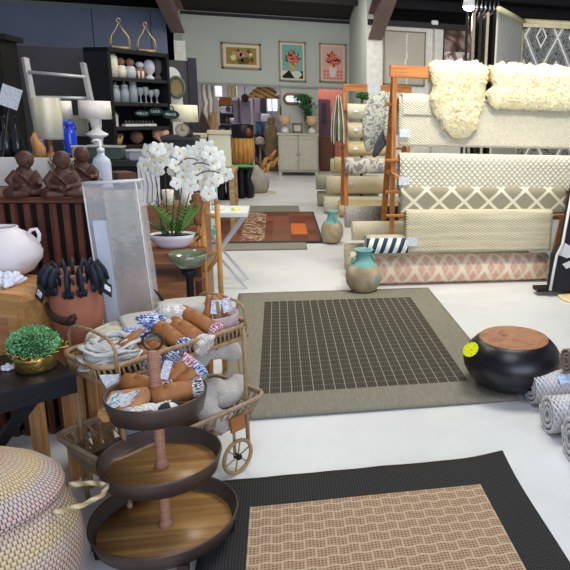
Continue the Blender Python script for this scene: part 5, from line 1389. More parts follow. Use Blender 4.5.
# items in the pink room
p = fl(327, 176); yy = 15.5; a = at(320, 137, yy); c = at(335, 137, yy)
o = thing('armoire', 'dark brown wooden cabinet in the pink walled doorway', 'cabinet', ((a.x+c.x)/2, yy+.2, 0))
b = B(); b.box((0, 0, a.z/2), (c.x-a.x, .4, a.z)); b.obj('body', wood((84, 54, 42), (120, 82, 64), .5, 'z'), o)
b = B(); b.box((0, -.205, a.z*.5), (c.x-a.x-.08, .02, a.z*.85)); b.obj('door', wood((96, 62, 48), (130, 90, 70), .5, 'z'), o)
p = at(321.5, 99, 15.6); p2 = at(331, 137, 15.6)
o = thing('leaning_door', 'grey violet panelled door leaning in the pink walled room', 'door', ((p.x+p2.x)/2, 16.4, 0))
b = B(); b.box((0, 0, p.z/2+.0), (p2.x-p.x+.1, .05, p.z)); b.obj('panel', pl((96, 86, 108), .6), o)
b = B(); b.box((0, -.03, p.z*.8), (p2.x-p.x-.1, .02, p.z*.3)); b.obj('inset', pl((70, 64, 80), .6), o)

# ================================================================== ROOM BEYOND
YB = 16.2
def bk(name, label, cat, x0, y0, x1, y1, yy, mat, d=.1, part='body', stand=False, rz=0):
    a, c = at(x0, y0, yy), at(x1, y1, yy); zb = 0 if stand else c.z
    o = thing(name, label, cat, ((a.x+c.x)/2, yy, zb), rz)
    b = B(); b.box((0, 0, (a.z-zb)/2), (c.x-a.x, d, a.z-zb), bev=min(.01, d*.2)); b.obj(part, mat, o); return o
def strp(k): return k.mix((k.x*9+k.noise(3)*1.5).fr().gt(.55), (236, 232, 224), (150, 138, 118))
STW = pm('pale_hanging', strp, rough=.9)
o = bk('hanging_textile', 'white striped textiles hanging at the left of the far opening', 'textile', 201, 84, 215, 125, 15.5, STW)
o = bk('leaning_board', 'tall amber wooden board leaning at the left of the far opening', 'board', 211, 112, 217, 142, 15.3, GOLDW, stand=True)
p = at(203.5, 128, 15.25); s = mpp(p)
o = thing('leaf_screen', 'dark pointed arch panel beside the amber board', 'panel', (at(206, 142, 15.25).x, 15.25, 0))
hh = at(206, 110, 15.25).z; b = B(); b.prism([(-.12, 0), (.16, 0), (.16, hh*.5), (.10, hh*.75), (-.06, hh), (-.12, hh*.8)], .05); b.obj('body', pl((74, 60, 52), .7), o)
b = B(); b.tube([(.15, -.03, 0), (.15, -.03, hh*.5), (.10, -.03, hh*.75), (-.06, -.03, hh)], .02, 6); b.obj('rim', pl((150, 120, 80), .6), o)
bk('paper_lamp', 'white paper shade hanging behind the far opening, left', 'lamp', 215, 86, 222, 97, 17.5, WHITE, .2, 'lamp_shade')
bk('pleated_shade', 'cream pleated rectangular shade at the top of the far opening', 'lamp', 227, 84, 237, 97, 16.5, pm('pleats', lambda k: (k.mix((k.x*12).fr().gt(.8), (240, 228, 178), (204, 190, 140)), k.noise(40)), rough=.8), .3, 'lamp_shade')
bk('wicker_chest', 'amber wicker chest on the far shelf', 'chest', 220, 97, 232, 105, 16.6, pl((160, 104, 50), .7, 0, .3, 30), .3)
bk('white_chest', 'white patterned box under the amber wicker chest', 'box', 221, 106, 231, 113, 16.7, pm('white_print', lambda k: k.mix(k.noise(8, 3).gt(.55), (230, 228, 230), (90, 86, 110)), rough=.7), .3)
o = bk('metal_shelf', 'tall dark shelving unit in the far room', 'shelf', 218, 100, 236, 150, 17.2, pl((64, 56, 58), .7), .4, 'frame', True)
for py in (113, 124, 136): 
    a = at(218, py, 17.0); c = at(236, py, 17.0); b = B(); b.box((0, -.22, a.z), (c.x-a.x, .2, .04)); b.obj('shelf', pl((110, 106, 116), .6), o)
bk('patterned_quilt', 'lavender grey quilt hanging in the far room', 'quilt', 233, 100, 251, 124, 16.3, pm('lavender', lambda k: (k.mix(k.noise(4, 4), (130, 122, 140), (166, 160, 170)), k.noise(30)), rough=.85), .04, 'cloth')
p = at(245, 98, 15.9); s = mpp(p); o = thing('woven_ball', 'dark brown woven ball hanging in the far opening', 'ornament', p)
b = B(); b.ball((0, 0, 0), (3.6*s, 3.6*s, 4.6*s), 18, 12); b.obj('ball', pl((70, 44, 34), .7, 0, .5, 16, .6), o)
b = B(); b.cyl((0, 0, 4.4*s), (0, 0, 2.72-p.z), .008); b.obj('cord', BLACK, o)
p = at(264, 97, 15.6); s = mpp(p); o = thing('woven_pendant', 'wide domed woven wicker pendant at top of the far opening', 'lamp', p)
WK = pm('wicker', lambda k: (k.mix((k.z*60+k.x*30).sin().gt(.1)*k.noise(14).gt(.4), (204, 160, 100), (140, 96, 54)), k.noise(40)), rough=.7, bump=.6)
b = B(); b.lathe([(15*s, -1.0*s), (13*s, 4*s), (9*s, 8*s), (4*s, 10*s), (.1*s, 10.5*s)], 36, sy=.5); b.obj('lamp_shade', WK, o, solid=.03, fix=False)
b = B(); b.cyl((0, 0, 10*s), (0, 0, 2.72-p.z), .01); b.obj('cord', BLACK, o)
bk('grey_door', 'brown violet door at the back of the far room', 'door', 252, 99, 260, 114, 18.6, pl((116, 100, 112), .6), .05)
bk('black_cupboard', 'black tall cupboard at the back of the far room', 'cabinet', 260, 98, 266.5, 113, 18.4, BLACK, .4, 'body')
WIN = emit((214, 220, 255), 1.3)
for i, (x0, x1) in enumerate(((267.5, 271.5), (272.5, 277.5))):
    a, c = at(x0, 99, 18.9), at(x1, 111, 18.9); b = B(); b.box(((a.x+c.x)/2, 18.93, (a.z+c.z)/2), (c.x-a.x, .02, a.z-c.z)); struct(b.obj('window_%d' % (i+1), WIN))
bk('white_side_table', 'white box shaped lamp table in the far room', 'table', 261, 114, 270, 121, 16.9, WHITE, .3)
bk('blue_display', 'blue glossy display case in the middle of the far room', 'case', 255, 121, 265, 134, 16.4, pm('blue_stock', lambda k: k.ramp(k.noise(7, 3), [(.4, (34, 44, 66)), (.5, (60, 120, 170)), (.6, (30, 36, 50))]), rough=.3), .4, 'body', False)
o = bk('display_plinth', 'dark plinth with woven front under the blue display case', 'plinth', 254, 134, 266, 160, 16.3, pm('lattice_dark', lambda k: k.mix((k.x*14+k.z*14).sin().gt(.5), (50, 38, 40), (120, 92, 80)), rough=.7), .5, 'body', True)
p = at(260, 144, 15.7); s = mpp(p); o = thing('grey_shade', 'grey domed lamp shade standing before the dark plinth', 'lamp', (p.x, 15.7, 0))
b = B(); b.lathe([(5*s, p.z), (4.6*s, p.z+3*s), (3*s, p.z+6*s), (.01, p.z+7*s)], 24); b.obj('lamp_shade', pl((176, 170, 158), .8), o, solid=.01, fix=False)
b = B(); b.lathe([(0, 0), (.12, 0), (.1, .03), (.02, .05), (.02, p.z+5*s), (0, p.z+5*s)], 16); b.obj('base', STEEL, o)
p = at(272, 150, 15.4); s = mpp(p); o = thing('standing_sculpture', 'dark carved standing sculpture at right of the far opening', 'sculpture', (p.x, 15.45, 0))
k_ = at(272, 116, 15.45).z
b = B(); b.lathe([(0, 0), (.14, 0), (.12, k_*.2), (.17, k_*.35), (.13, k_*.5), (.17, k_*.68), (.1, k_*.8), (.05, k_*.84), (.09, k_*.9), (.08, k_*.96), (0, k_)], 20, wob=.25); b.obj('body', pm('mottled_carving', lambda k: (k.mix(k.noise(6, 4), (52, 42, 34), (170, 142, 100)), k.noise(20)), rough=.6, bump=.5), o)
p = at(279, 90, 15.3); s = mpp(p); o = thing('white_bird', 'white paper bird ornament at the top right of the far opening', 'ornament', p)
b = B(); b.prism([(-4*s, -6*s), (-1*s, -1*s), (-3*s, 3*s), (1*s, 2*s), (3*s, 7*s), (4*s, 1*s), (3*s, -8*s), (1*s, -4*s)], .05); b.obj('wings', WHITE, o); b = B(); b.cyl((2*s, 0, 5*s), (2*s, 0, 2.72-p.z), .004); b.obj('thread', WHITE, o)
p = at(281, 113, 15.2); s = mpp(p); o = thing('oval_mirror', 'tall dark oval mirror at the right edge of the far opening', 'mirror', p)
b = B(); b.tube([(2.4*s*math.cos(2*PI*i/28), 0, 8.5*s*math.sin(2*PI*i/28)) for i in range(28)], .03, 8, closed=True); b.obj('frame', pl((180, 170, 150), .5), o)
b = B(); b.prism([(2.4*s*math.cos(2*PI*i/28), 8.5*s*math.sin(2*PI*i/28)) for i in range(28)], .02); b.obj('mirror_glass', pl((60, 58, 60), .15, .6), o)
for i, (x0, y0, x1, y1, lb) in enumerate(((262, 168, 276, 150, 'gnarled golden driftwood branch leaning at right of the far opening'), (266, 172, 277, 160, 'short golden driftwood branch on the floor by the sideboard'), (262, 176, 270, 163, 'golden driftwood branch nearest the pedestal'))):
    a, c = at(x0, y0, 13.9), at(x1, y1, 14.0); a.z = max(a.z, .03); L = c-a; b = B()
    b.tube([(0, 0, 0), L*.3+Vector((0, 0, .08)), L*.6+Vector((0, 0, -.03)), L], [.045, .04, .035, .02], 10); b.tube([L*.5, L*.6+Vector((.12, 0, .15))], [.04, .02], 8)
    tag(b.obj('driftwood', GOLDW, loc=a), lb, 'branch', 'golden driftwood branches')

# ================================================================== LEFT: black shelving and counters
BK2 = pl((30, 30, 33), .55, 0, .1)
CH2 = pl((78, 76, 80), .7, 0, .08)
p = at(60, 52, 8.6); q = at(11, 40, 8.4); x0_ = at(11, 100, 8.4).x; x1_ = at(92, 100, 8.6).x
o = thing('partition_panel', 'charcoal freestanding partition panel behind the silver ladder', 'panel', ((x0_+x1_)/2, 8.5, 0))
zt_ = at(50, 47, 8.5).z
b = B(); b.box((0, 0, zt_/2), (x1_-x0_, .06, zt_)); b.obj('board', CH2, o)
b = B(); b.box((-(x1_-x0_)/2+.04, -.05, zt_/2), (.09, .05, zt_)); b.obj('upright', pl((100, 98, 102), .7), o)
p = at(0, 33, 7.5); a = at(27, 42, 7.5)
o = thing('black_shelving', 'tall black open shelving unit at the far left edge', 'shelf', (at(-28, 60, 7.2).x, 7.2, 0))
w = (at(10, 60, 7.2).x-o.location.x)*2; z_ = at(0, 38, 7.2).z
b = B(); b.box((0, 0, z_), (w+.12, .45, .05)); b.obj('top_board', BLACK, o)
b = B(); b.box((w/2-.02, 0, z_/2), (.04, .4, z_)); b.box((-w/2+.02, 0, z_/2), (.04, .4, z_)); b.box((0, .2, z_/2), (w, .02, z_)); b.obj('carcass', BLACK, o)
for k in (.35, .75, 1.15): b = B(); b.box((0, 0, k), (w-.08, .38, .03)); b.obj('shelf_board', BLACK, o)
# big dark vase/bottle group and hanging card at far left
p = at(10, 97, 5.2); s = mpp(p)
o = thing('price_placard', 'tilted white card on a dark stem at the left edge', 'sign', (p.x, 5.2, p.z), rot=(0, R(20), 0))
b = B(); b.box((0, 0, 0), (18*s, .004, 21*s)); b.obj('card', PAPER, o)
b = B(); b.tube([(.0, .01, -.05), (.10, .02, -.8), (.35, .02, -p.z/math.cos(R(20))+.13)], .008, 6); b.obj('stem', BLACK, o)
# counter
CTY = 6.1; CTZ = 1.03
xa, xb_ = -2.6, at(178, 160, CTY-.3).x
o = thing('display_counter', 'long black display counter carrying lamps, bottles and trays', 'counter', ((xa+xb_)/2, 5.85, 0)); w = xb_-xa
b = B(); b.box((0, 0, CTZ-.02), (w, .72, .04)); b.obj('worktop', pl((48, 46, 46), .5), o)
b = B(); b.box((0, .02, (CTZ-.04)/2), (w-.06, .62, CTZ-.04)); b.obj('carcass', BLACK, o)
# silver ladder
p0 = at(25, 58, 6.32); p1 = at(44, 165, 6.1); p2 = at(83, 63, 6.32); p3 = at(97, 130, 6.2)
o = thing('ladder', 'silver grey leaning ladder with two side rails and rungs', 'ladder', (p0.x, 6.3, 0))
off = o.location
d = (p1-p0).normalized()
for pa, pb in ((p0, p1), (p2, p3)):
    d = (pb-pa); pb2 = pa+d*((CTZ+.01-pa.z)/d.z); b = B(); n = pb2-pa
    b.box((pa+pb2)/2-off, (.05, .03, n.length), rot=Vector((0, 0, 1)).rotation_difference(n).to_matrix()); b.obj('side_rail', pl((172, 170, 170), .4, .3, .15), o)
for (a_, c_) in (((29, 72), (86, 77)), ((33, 97), (91, 98.5)), ((36, 121), (96, 121))):
    A_, C__ = at(a_[0], a_[1], 6.28), at(c_[0], c_[1], 6.28); b = B(); b.tube([A_-off, C__-off], .014, 8); b.obj('rung', pl((190, 190, 188), .35, .3), o)
def on(px, y, name, label, cat, fn, group=None, z=CTZ, rz=0):
    p = at(px, 150, y); o = thing(name, label, cat, (p.x, y, z+.001), rz, group=group); fn(o, mpp((p.x, y, z))); return o
def ztop(px, py, y): return at(px, py, y).z
# cellophane lamp shade
def f(o, s):
    zz = ztop(50, 98, 5.7)-CTZ; zb = ztop(50, 138, 5.7)-CTZ
    b = B(); b.lathe([(12.5*s, zb), (12*s, zz)], 48); b.obj('lamp_shade', pm('pleated_gold', lambda k: (k.mix((k.x*60).sin()*.5+.5, (196, 186, 146), (226, 218, 182)), (k.x*80).sin()), rough=.35, bump=.3), o, solid=.006, fix=False)
    b = B(); b.grid(lambda u, v: ((13.2*s+.006*nz((u*30, v*9, 1)))*math.cos(u*2*PI), (13.2*s+.006*nz((u*30, v*9, 5)))*math.sin(u*2*PI), zb-.01+v*(zz-zb+.02)), 90, 12, cu=True); b.obj('plastic_wrap', pm('clear_film', lambda k: ((240, 242, 246), k.noise(30, 3)), rough=.1, alpha=.22, spec=1, bump=.6), o, fix=False)
    b = B(); b.lathe([(0, 0), (.06, 0), (.05, .02), (.015, .05), (.014, zb+.1), (0, zb+.1)], 20); b.obj('base', wood((130, 92, 56), (180, 134, 86)), o)
on(51, 5.7, 'table_lamp', 'lamp with large gold pleated shade wrapped in clear plastic', 'lamp', f)
# blue bottle
def f(o, s):
    H_ = ztop(70, 121, 5.75)-CTZ; r = 6.2*s
    b = B(); b.lathe([(0, 0), (r, 0), (r*1.02, H_*.05), (r, H_*.66), (r*.9, H_*.74), (r*.55, H_*.80), (r*.5, H_*.86), (r*.85, H_*.88), (r*.9, H_*.93), (r*.7, H_), (r*.5, H_), (0, H_*.96)], 32); b.obj('body', pl((22, 60, 196), .25, 0, .1, coat=.6), o)
    for sg in (-1, 1): b = B(); b.tube([(sg*r*.8, 0, H_*.9), (sg*r*1.05, 0, H_*.86), (sg*r*.95, 0, H_*.76)], .008, 6); b.obj('handle', pl((22, 60, 196), .25), o)
on(71, 5.75, 'blue_bottle', 'bright cobalt blue ceramic bottle beside the plastic wrapped lamp', 'bottle', f)
def f(o, s):
    z1, z0 = ztop(98, 101, 5.95)-CTZ, ztop(98, 119, 5.95)-CTZ
    b = B(); b.lathe([(14.5*s, z0), (14*s, z1)], 48); b.obj('lamp_shade', pl((222, 216, 208), .7), o, solid=.006, fix=False)
    W_ = pl((226, 224, 222), .4); b = B(); h = z0
    b.lathe([(0, 0), (4.5*s, 0), (4.6*s, h*.1), (4.6*s, h*.40), (6*s, h*.50), (10*s, h*.56), (10.2*s, h*.60), (5*s, h*.68), (4*s, h*.74), (5*s, h*.80), (5*s, h*1.0), (1.5*s, h*1.05), (1.5*s, h*1.3), (0, h*1.3)], 40); b.obj('base', W_, o)
on(98.5, 5.95, 'table_lamp', 'white lamp with drum shade and flared disc base', 'lamp', f)
def f(o, s):
    z1, z0 = ztop(68, 101, 6.05)-CTZ, ztop(68, 119, 6.05)-CTZ
    b = B(); b.lathe([(7*s, z0), (6.6*s, z1)], 40); b.obj('lamp_shade', pl((236, 226, 212), .7), o, solid=.006, fix=False)
    b = B(); b.lathe([(0, 0), (.06, 0), (.06, .02), (.012, .04), (.012, z0+.1), (0, z0+.1)], 20); b.obj('base', WHITE, o)
on(68, 6.02, 'table_lamp', 'lamp with small white shade behind the blue bottle', 'lamp', f)
b = B(); p = at(78, 112, 6.15); s = mpp(p); b.box((0, 0, 10*s), (18*s, .02, 20*s)); tag(b.obj('sage_board', pl((150, 152, 130), .7), loc=(p.x, 6.12, CTZ+.15)), 'dull sage board behind the small white shade', 'board')
b = B(); b.box((0, 0, 0), (22*s, .1, .15)); tag(b.obj('board_block', BLACK, loc=(p.x, 6.12, CTZ+.076)), 'black block under the dull sage board', 'block')
# trays, bowls, boxes on the counter front
def f(o, s):
    b = B(); b.lathe([(0, .0), (.06, 0), (.15, .02), (.17, .035), (.165, .035), (0, .012)], 36, sy=.5); b.obj('dish', pl((180, 172, 130), .4), o)
on(88, 5.72, 'oval_dish', 'shallow sage oval dish left of the white lamp foot', 'dish', f, z=CTZ)
for i, (px, y, w_, d_, h_, col, lb) in enumerate(((105, 5.62, .27, .12, .10, (70, 84, 78), 'dark teal lidded box with silver rim on the counter front'), (122, 5.75, .34, .16, .06, (176, 180, 176), 'silver grey rectangular tray on the counter, left'), (153, 5.60, .34, .16, .075, (150, 152, 160), 'large pale grey tray box on the counter, right'), (80, 5.56, .10, .10, .10, (196, 150, 100), 'rounded tan wooden arch box on the counter front'))):
    o = thing('storage_box' if i != 1 else 'serving_tray', lb, 'box' if i != 1 else 'tray', (at(px, 150, y).x, y, CTZ+.001), rz=.08*i-.1)
    b = B(); b.box((0, 0, h_/2), (w_, d_, h_), bev=.008); b.obj('body', pl(col, .4), o)
    b = B(); b.box((0, 0, h_), (w_+.012, d_+.012, .012), bev=.004); b.obj('lid', pl((196, 198, 196), .3, .4), o)
# lower front table with soap bottle
LTZ = .93
o = thing('low_display_table', 'black low display table with white edge in front of the counter', 'table', (at(92, 190, 4.75).x-.12, 4.75, 0)); w = .80
b = B(); b.box((0, 0, LTZ-.02), (w, .8, .04)); b.obj('tabletop', BLACK, o)
b = B(); b.box((0, -.405, LTZ-.02), (w, .012, .044)); b.obj('edge_strip', pl((190, 188, 180), .5), o)
for x in (-.48, .48):
    for y in (-.33, .33): b = B(); b.box((x*(w-.1), y, (LTZ-.04)/2), (.05, .05, LTZ-.04)); b.obj('leg', BLACK, o)
p = at(103, 178, 4.5)
o = thing('soap_dispenser', 'translucent white pump dispenser bottle behind the wrapped panel', 'bottle', (p.x, 4.5, LTZ+.001)); s = mpp(p); H_ = ztop(103, 152, 4.5)-LTZ; r = 8.5*s
b = B(); b.lathe([(0, 0), (r*.95, 0), (r, .02), (r, H_*.72), (r*.85, H_*.82), (r*.4, H_*.92), (r*.38, H_), (0, H_)], 32, sy=.7); b.obj('body', pl((222, 228, 240), .25, 0, .03, alpha=.85), o)
b = B(); b.lathe([(0, H_), (r*.42, H_), (r*.42, H_+.02), (r*.12, H_+.03), (r*.12, H_+.07), (0, H_+.07)], 16); b.tube([(0, 0, H_+.07), (-.03, 0, H_+.072), (-.045, 0, H_+.06)], .008, 6); b.obj('pump', WHITE, o)
for i, (px, lb, m) in enumerate(((84, 'cream flat box left of the pump bottle', pl((206, 198, 180), .6)), (72, 'pale grey box behind the figurines', pl((196, 196, 192), .6)), (112, 'dark folded frame lying right of the pump bottle', BLACK), (122, 'brown leather box right of the pump bottle', pl((96, 66, 54), .6)))):
    q = at(px, 170, 4.6+.05*(i % 2)); b = B(); hh = (.14, .12, .03, .10)[i]; b.box((0, 0, hh/2), (.12, .16, hh), rz=.2*i, bev=.004); tag(b.obj('display_box', m, loc=(q.x, q.y, LTZ+.001)), lb, 'box')
# angled black bookcase
BCZ = 2.0; BA = R(52); bc = Vector((-1.665, 7.49, 0)); bw, bd = .80, .36
mid = bc+Vector((math.cos(BA), math.sin(BA), 0))*bw/2+Vector((-math.sin(BA), math.cos(BA), 0))*bd/2
bcase = thing('bookcase', 'tall black open bookcase with ornaments and glassware on its shelves', 'bookcase', (mid.x, mid.y, 0), BA)
for c_, d_ in (((-bw/2+.0175, 0, BCZ/2), (.035, bd, BCZ)), ((bw/2-.0175, 0, BCZ/2), (.035, bd, BCZ))): b = B(); b.box(c_, d_); b.obj('side_panel', BLACK, bcase)
b = B(); b.box((0, 0, BCZ-.02), (bw, bd, .04)); b.obj('top_panel', BLACK, bcase)
b = B(); b.box((0, bd/2-.01, BCZ/2), (bw-.06, .02, BCZ-.04)); b.obj('back_panel', pl((16, 16, 18), .6), bcase)
shz = [at(109.5, 76.5, 7.5).z, at(112, 102, 7.5).z, at(114, 127, 7.5).z, at(115, 146, 7.5).z]
for z in shz+[.5]: b = B(); b.box((0, 0, z-.0175), (bw-.06, bd-.02, .035)); b.obj('shelf_board', pl((40, 40, 42), .5), bcase)
def bloc(u, v=-.05): return Vector((mid.x, mid.y, 0))+Vector((math.cos(BA), math.sin(BA), 0))*(u-.5)*bw+Vector((-math.sin(BA), math.cos(BA), 0))*v
def shelfitem(row, u, name, label, cat, fn, group=None, v=-.06):
    p = bloc(u, v); o = thing(name, label, cat, (p.x, p.y, (shz[row] if row >= 0 else BCZ)+.001), BA-.6, group); fn(o)
def bust(c1, c2, k):
    def f(o):
        H_ = (.235, .21, .21, .185, .21, .235)[k]; r = (.058, .048, .058, .055, .055, .050)[k]
        b = B()
        if k == 0: b.lathe([(0, 0), (r, 0), (r*1.05, H_*.5), (r, H_*.85), (r*.6, H_), (0, H_)], 28, wob=.05)
        elif k in (1, 2, 3): b.lathe([(0, 0), (r*.9, 0), (r, H_*.3), (r*.9, H_*.55), (r*.6, H_*.6), (0, H_*.6)], 24, wob=.1)
        else: b.lathe([(0, 0), (r*.9, 0), (r*.85, H_*.1), (r*.5, H_*.2), (r*.5, H_*.26), (r*1.0, H_*.42), (r*1.1, H_*.65), (r*.9, H_*.88), (r*.4, H_), (0, H_)], 24, sy=.7)
        b.obj('body', c1, o)
        if k in (1, 2, 3): b = B(); b.ball((0, 0, H_*.78), (r*.8, r*.8, H_*.2), 16, 10); b.obj('head', c2, o)
        if k == 3: 
            for sg in (-1, 1): b = B(); b.cyl((sg*.02, -.045, 0), (sg*.02, -.045, .08), .012); b.obj('figure', pl((226, 210, 190), .6), o)
    return f
BG = 'ornaments on the top bookcase shelf'
I_, BRN, GRY = pl((222, 214, 192), .6, 0, .15, 30, .3), pl((130, 96, 76), .6, 0, .3, 20), pl((190, 190, 200), .5)
for k, (u, c1, c2, lb) in enumerate(((.175, I_, I_, 'cream ribbed egg shaped vase, leftmost on the top bookcase shelf'), (.32, I_, BRN, 'cream jar with brown lid, second on the top bookcase shelf'), (.46, GRY, BRN, 'grey and brown rounded ornament, third on the top bookcase shelf'), (.62, BRN, GRY, 'brown ornament with small pale figures, fourth on the top bookcase shelf'), (.78, GRY, GRY, 'pale grey head shaped ornament, fifth on the top bookcase shelf'), (.92, pl((70, 68, 72), .7, 0, .3, 30, .4), BRN, 'dark grey tall head ornament, rightmost on the top bookcase shelf'))):
    shelfitem(0, u, 'shelf_ornament', lb, 'ornament', bust(c1, c2, k), BG)
GLS = pl((200, 212, 216), .06, 0, .05, 5, 0, alpha=.5, spec=1)
def glass(h, r, stem):
    def f(o):
        b = B()
        if stem: b.lathe([(0, 0), (r*.8, 0), (.006, .01), (.006, h*.4), (r*.7, h*.55), (r, h*.8), (r*.85, h)], 20)
        else: b.lathe([(0, 0), (r, 0), (r, h*.75), (r*.8, h*.88), (r*.85, h), (r*.8, h), (r*.75, h*.88), (r*.92, h*.7), (r*.92, .01), (0, .01)], 24)
        b.obj('glass', GLS, o)
        if not stem: b = B(); b.lathe([(0, h), (r*.85, h), (r*.8, h+.02), (.01, h+.03), (.015, h+.05), (0, h+.055)], 20); b.obj('lid', pl((200, 200, 190), .3, .4), o)
    return f
gd = ['amber wooden canister, leftmost on the glassware shelf', 'wide glass canister, second on the glassware shelf', 'tall glass canister with cream lid, third on the glassware shelf', 'tallest glass jar, middle of the glassware shelf', 'goblet just right of the tallest glass jar', 'goblet in the middle of the goblet group', 'goblet at right centre of the glassware shelf', 'rightmost goblet on the glassware shelf']
for k, u in enumerate((.08, .2, .34, .48, .60, .69, .78, .88)):
    if k == 0:
        def f(o): b = B(); b.lathe([(0, 0), (.035, 0), (.035, .12), (0, .12)], 20); b.obj('body', pl((170, 140, 90), .5), o)
        shelfitem(1, u, 'canister', gd[k], 'jar', f)
    else: shelfitem(1, u, 'glass_canister' if k < 4 else 'goblet', gd[k], 'jar' if k < 4 else 'goblet', glass((0, .15, .16, .20, .16, .17, .14, .15)[k], .045 if k < 4 else .034, k >= 4), 'glassware on the second bookcase shelf')
def f(o):
    b = B(); b.prism([(-.05, 0), (.05, 0), (.05, .11), (0, .17), (-.05, .11)], .06); b.obj('house', pl((210, 200, 190), .6), o)
    b = B(); b.prism([(-.06, .10), (0, .175), (.06, .10), (.06, .115), (0, .19), (-.06, .115)], .07); b.obj('roof', pl((120, 116, 116), .6), o)
    b = B(); b.box((0, -.032, .03), (.02, .003, .05)); b.obj('door', pl((170, 90, 70)), o)
shelfitem(2, .12, 'house_ornament', 'small cream house ornament with grey roof on the third bookcase shelf', 'ornament', f)
def f(o):
    b = B(); b.box((0, 0, .012), (.42, .06, .024), rz=.6); b.obj('base', pl((226, 224, 218), .4), o)
    for i in range(9):
        b = B(); q = (i-4)*.045; b.lathe([(0, .024), (.012, .024), (.014, .05), (.006, .06), (0, .062)], 10, c=(q*math.cos(.6), q*math.sin(.6), 0)); b.obj('peg', pl((80, 84, 80), .4), o)
shelfitem(2, .55, 'menorah_rack', 'long white rack with small dark pegs on the third bookcase shelf', 'rack', f)
def f(o):
    b = B()
    for i in range(14): a = 2*PI*i/14; b.tube([(.045*math.cos(a), .045*math.sin(a), 0), (.07*math.cos(a+.5), .07*math.sin(a+.5), .09), (.06*math.cos(a+1), .06*math.sin(a+1), .12)], .005, 5)
    b.obj('wire', pl((190, 160, 100), .4, .5), o); b = B(); b.lathe([(0, 0), (.05, 0), (.065, .07), (.06, .07), (0, .01)], 20); b.obj('liner', pl((170, 144, 90), .6), o)
shelfitem(3, .15, 'wire_basket', 'small golden twig basket on the bottom visible bookcase shelf', 'basket', f)
def f(o): b = B(); b.ball((0, 0, .075), (.07, .05, .075), 18, 12); b.obj('body', pl((112, 84, 66), .6, 0, .3), o)
shelfitem(3, .48, 'wooden_globe', 'brown rounded wooden ornament on the bottom visible bookcase shelf', 'ornament', f)
def f(o):
    b = B()
    for sg in (-1, 1): b.ball((sg*.04, 0, .12), (.055, .04, .05), 16, 10)
    b.tube([(-.06, 0, .10), (0, 0, .02)], [.045, .02], 10); b.tube([(.06, 0, .10), (0, 0, .02)], [.045, .02], 10)
    b.obj('heart', pl((224, 170, 146), .6), o, remesh=.006)
shelfitem(3, .86, 'heart_ornament', 'peach heart shaped ornament at right on the bottom visible bookcase shelf', 'ornament', f, v=-.1)
# oval plaques with lettering, hanging in front of the bookcase
PLQ = pl((22, 50, 48), .4)
def text(o, s, txt, size, mat, dy=-.012):
    cu = bpy.data.curves.new('lettering', 'FONT'); cu.body = txt; cu.size = size; cu.extrude = .001; cu.align_x = 'CENTER'; cu.align_y = 'CENTER'
    tmp = bpy.data.objects.new('tmp', cu); C.objects.link(tmp); bpy.context.view_layer.update(); me = bpy.data.meshes.new_from_object(tmp.evaluated_get(bpy.context.evaluated_depsgraph_get())); bpy.data.objects.remove(tmp); t_ = bpy.data.objects.new('lettering', me); C.objects.link(t_); t_.parent = o; t_.location = (0, dy, 0); t_.rotation_euler = (PI/2, 0, 0); me.materials.clear(); me.materials.append(mat)
for i, (px, py, w_, h_, tx, lb) in enumerate(((142.5, 113.5, 15, 6.5, 'HELLO', 'dark green oval plaque with white letters, left of three on the bookcase'), (156, 111.5, 14, 7.5, 'LUCK', 'dark green oval plaque with white letters, middle of three, highest'), (171, 114.5, 16, 9, 'PEACE', 'dark green oval plaque with white letters, rightmost, by the cream shade'))):
    p = at(px, py, (7.74, 7.87, 6.86)[i]); s = mpp(p); o = thing('oval_plaque', lb, 'sign', p, group='dark green oval plaques')
    b = B(); b.prism([(w_/2*s*math.cos(2*PI*k/30), h_/2*s*math.sin(2*PI*k/30)) for k in range(30)], .012); b.obj('plate', PLQ, o)
    text(o, s, tx, 3.4*s, pl((226, 232, 230)))
    b = B(); b.tube([(-3*s, 0, 3.4*s), (-2*s, 0, 8*s), (2*s, 0, 8*s), (3*s, 0, 3.4*s)], .006, 6); b.obj('hook', IRON, o)
# brass frame lanterns on top
for i, (u, lb) in enumerate(((.33, 'brass framed open lantern on top of the bookcase, left one'), (.76, 'brass framed open lantern on top of the bookcase, right one'))):
    def f(o):
        hw, hd, h1, h2 = .09, .055, .08, .27; r = .0055
        base = [(-hw, -hd), (hw, -hd), (hw, hd), (-hw, hd)]
        b = B(); b.box((0, 0, .014), (2*hw, 2*hd, .028)); b.obj('base', pl((170, 140, 90), .5), o)
        b = B()
        for x, y in base:
            b.tube([(x, y, 0), (x, y, h1), (x*.9, y*.8, h1+.05), (x*.35, y*.3, h2-.07), (0, 0, h2)], r, 6)
        b.tube([(x, y, .012) for x, y in base], r, 6, closed=True)
        b.obj('frame', pl((186, 166, 118), .35, .7), o)
        b = B(); b.tube([(.02*math.cos(2*PI*k/14), 0, h2+.02+.02*math.sin(2*PI*k/14)) for k in range(14)], .004, 6, closed=True); b.obj('ring', pl((176, 150, 96), .3, .8), o)
    shelfitem(-1, u, 'lantern', lb, 'lantern', f, 'brass lanterns on the bookcase')
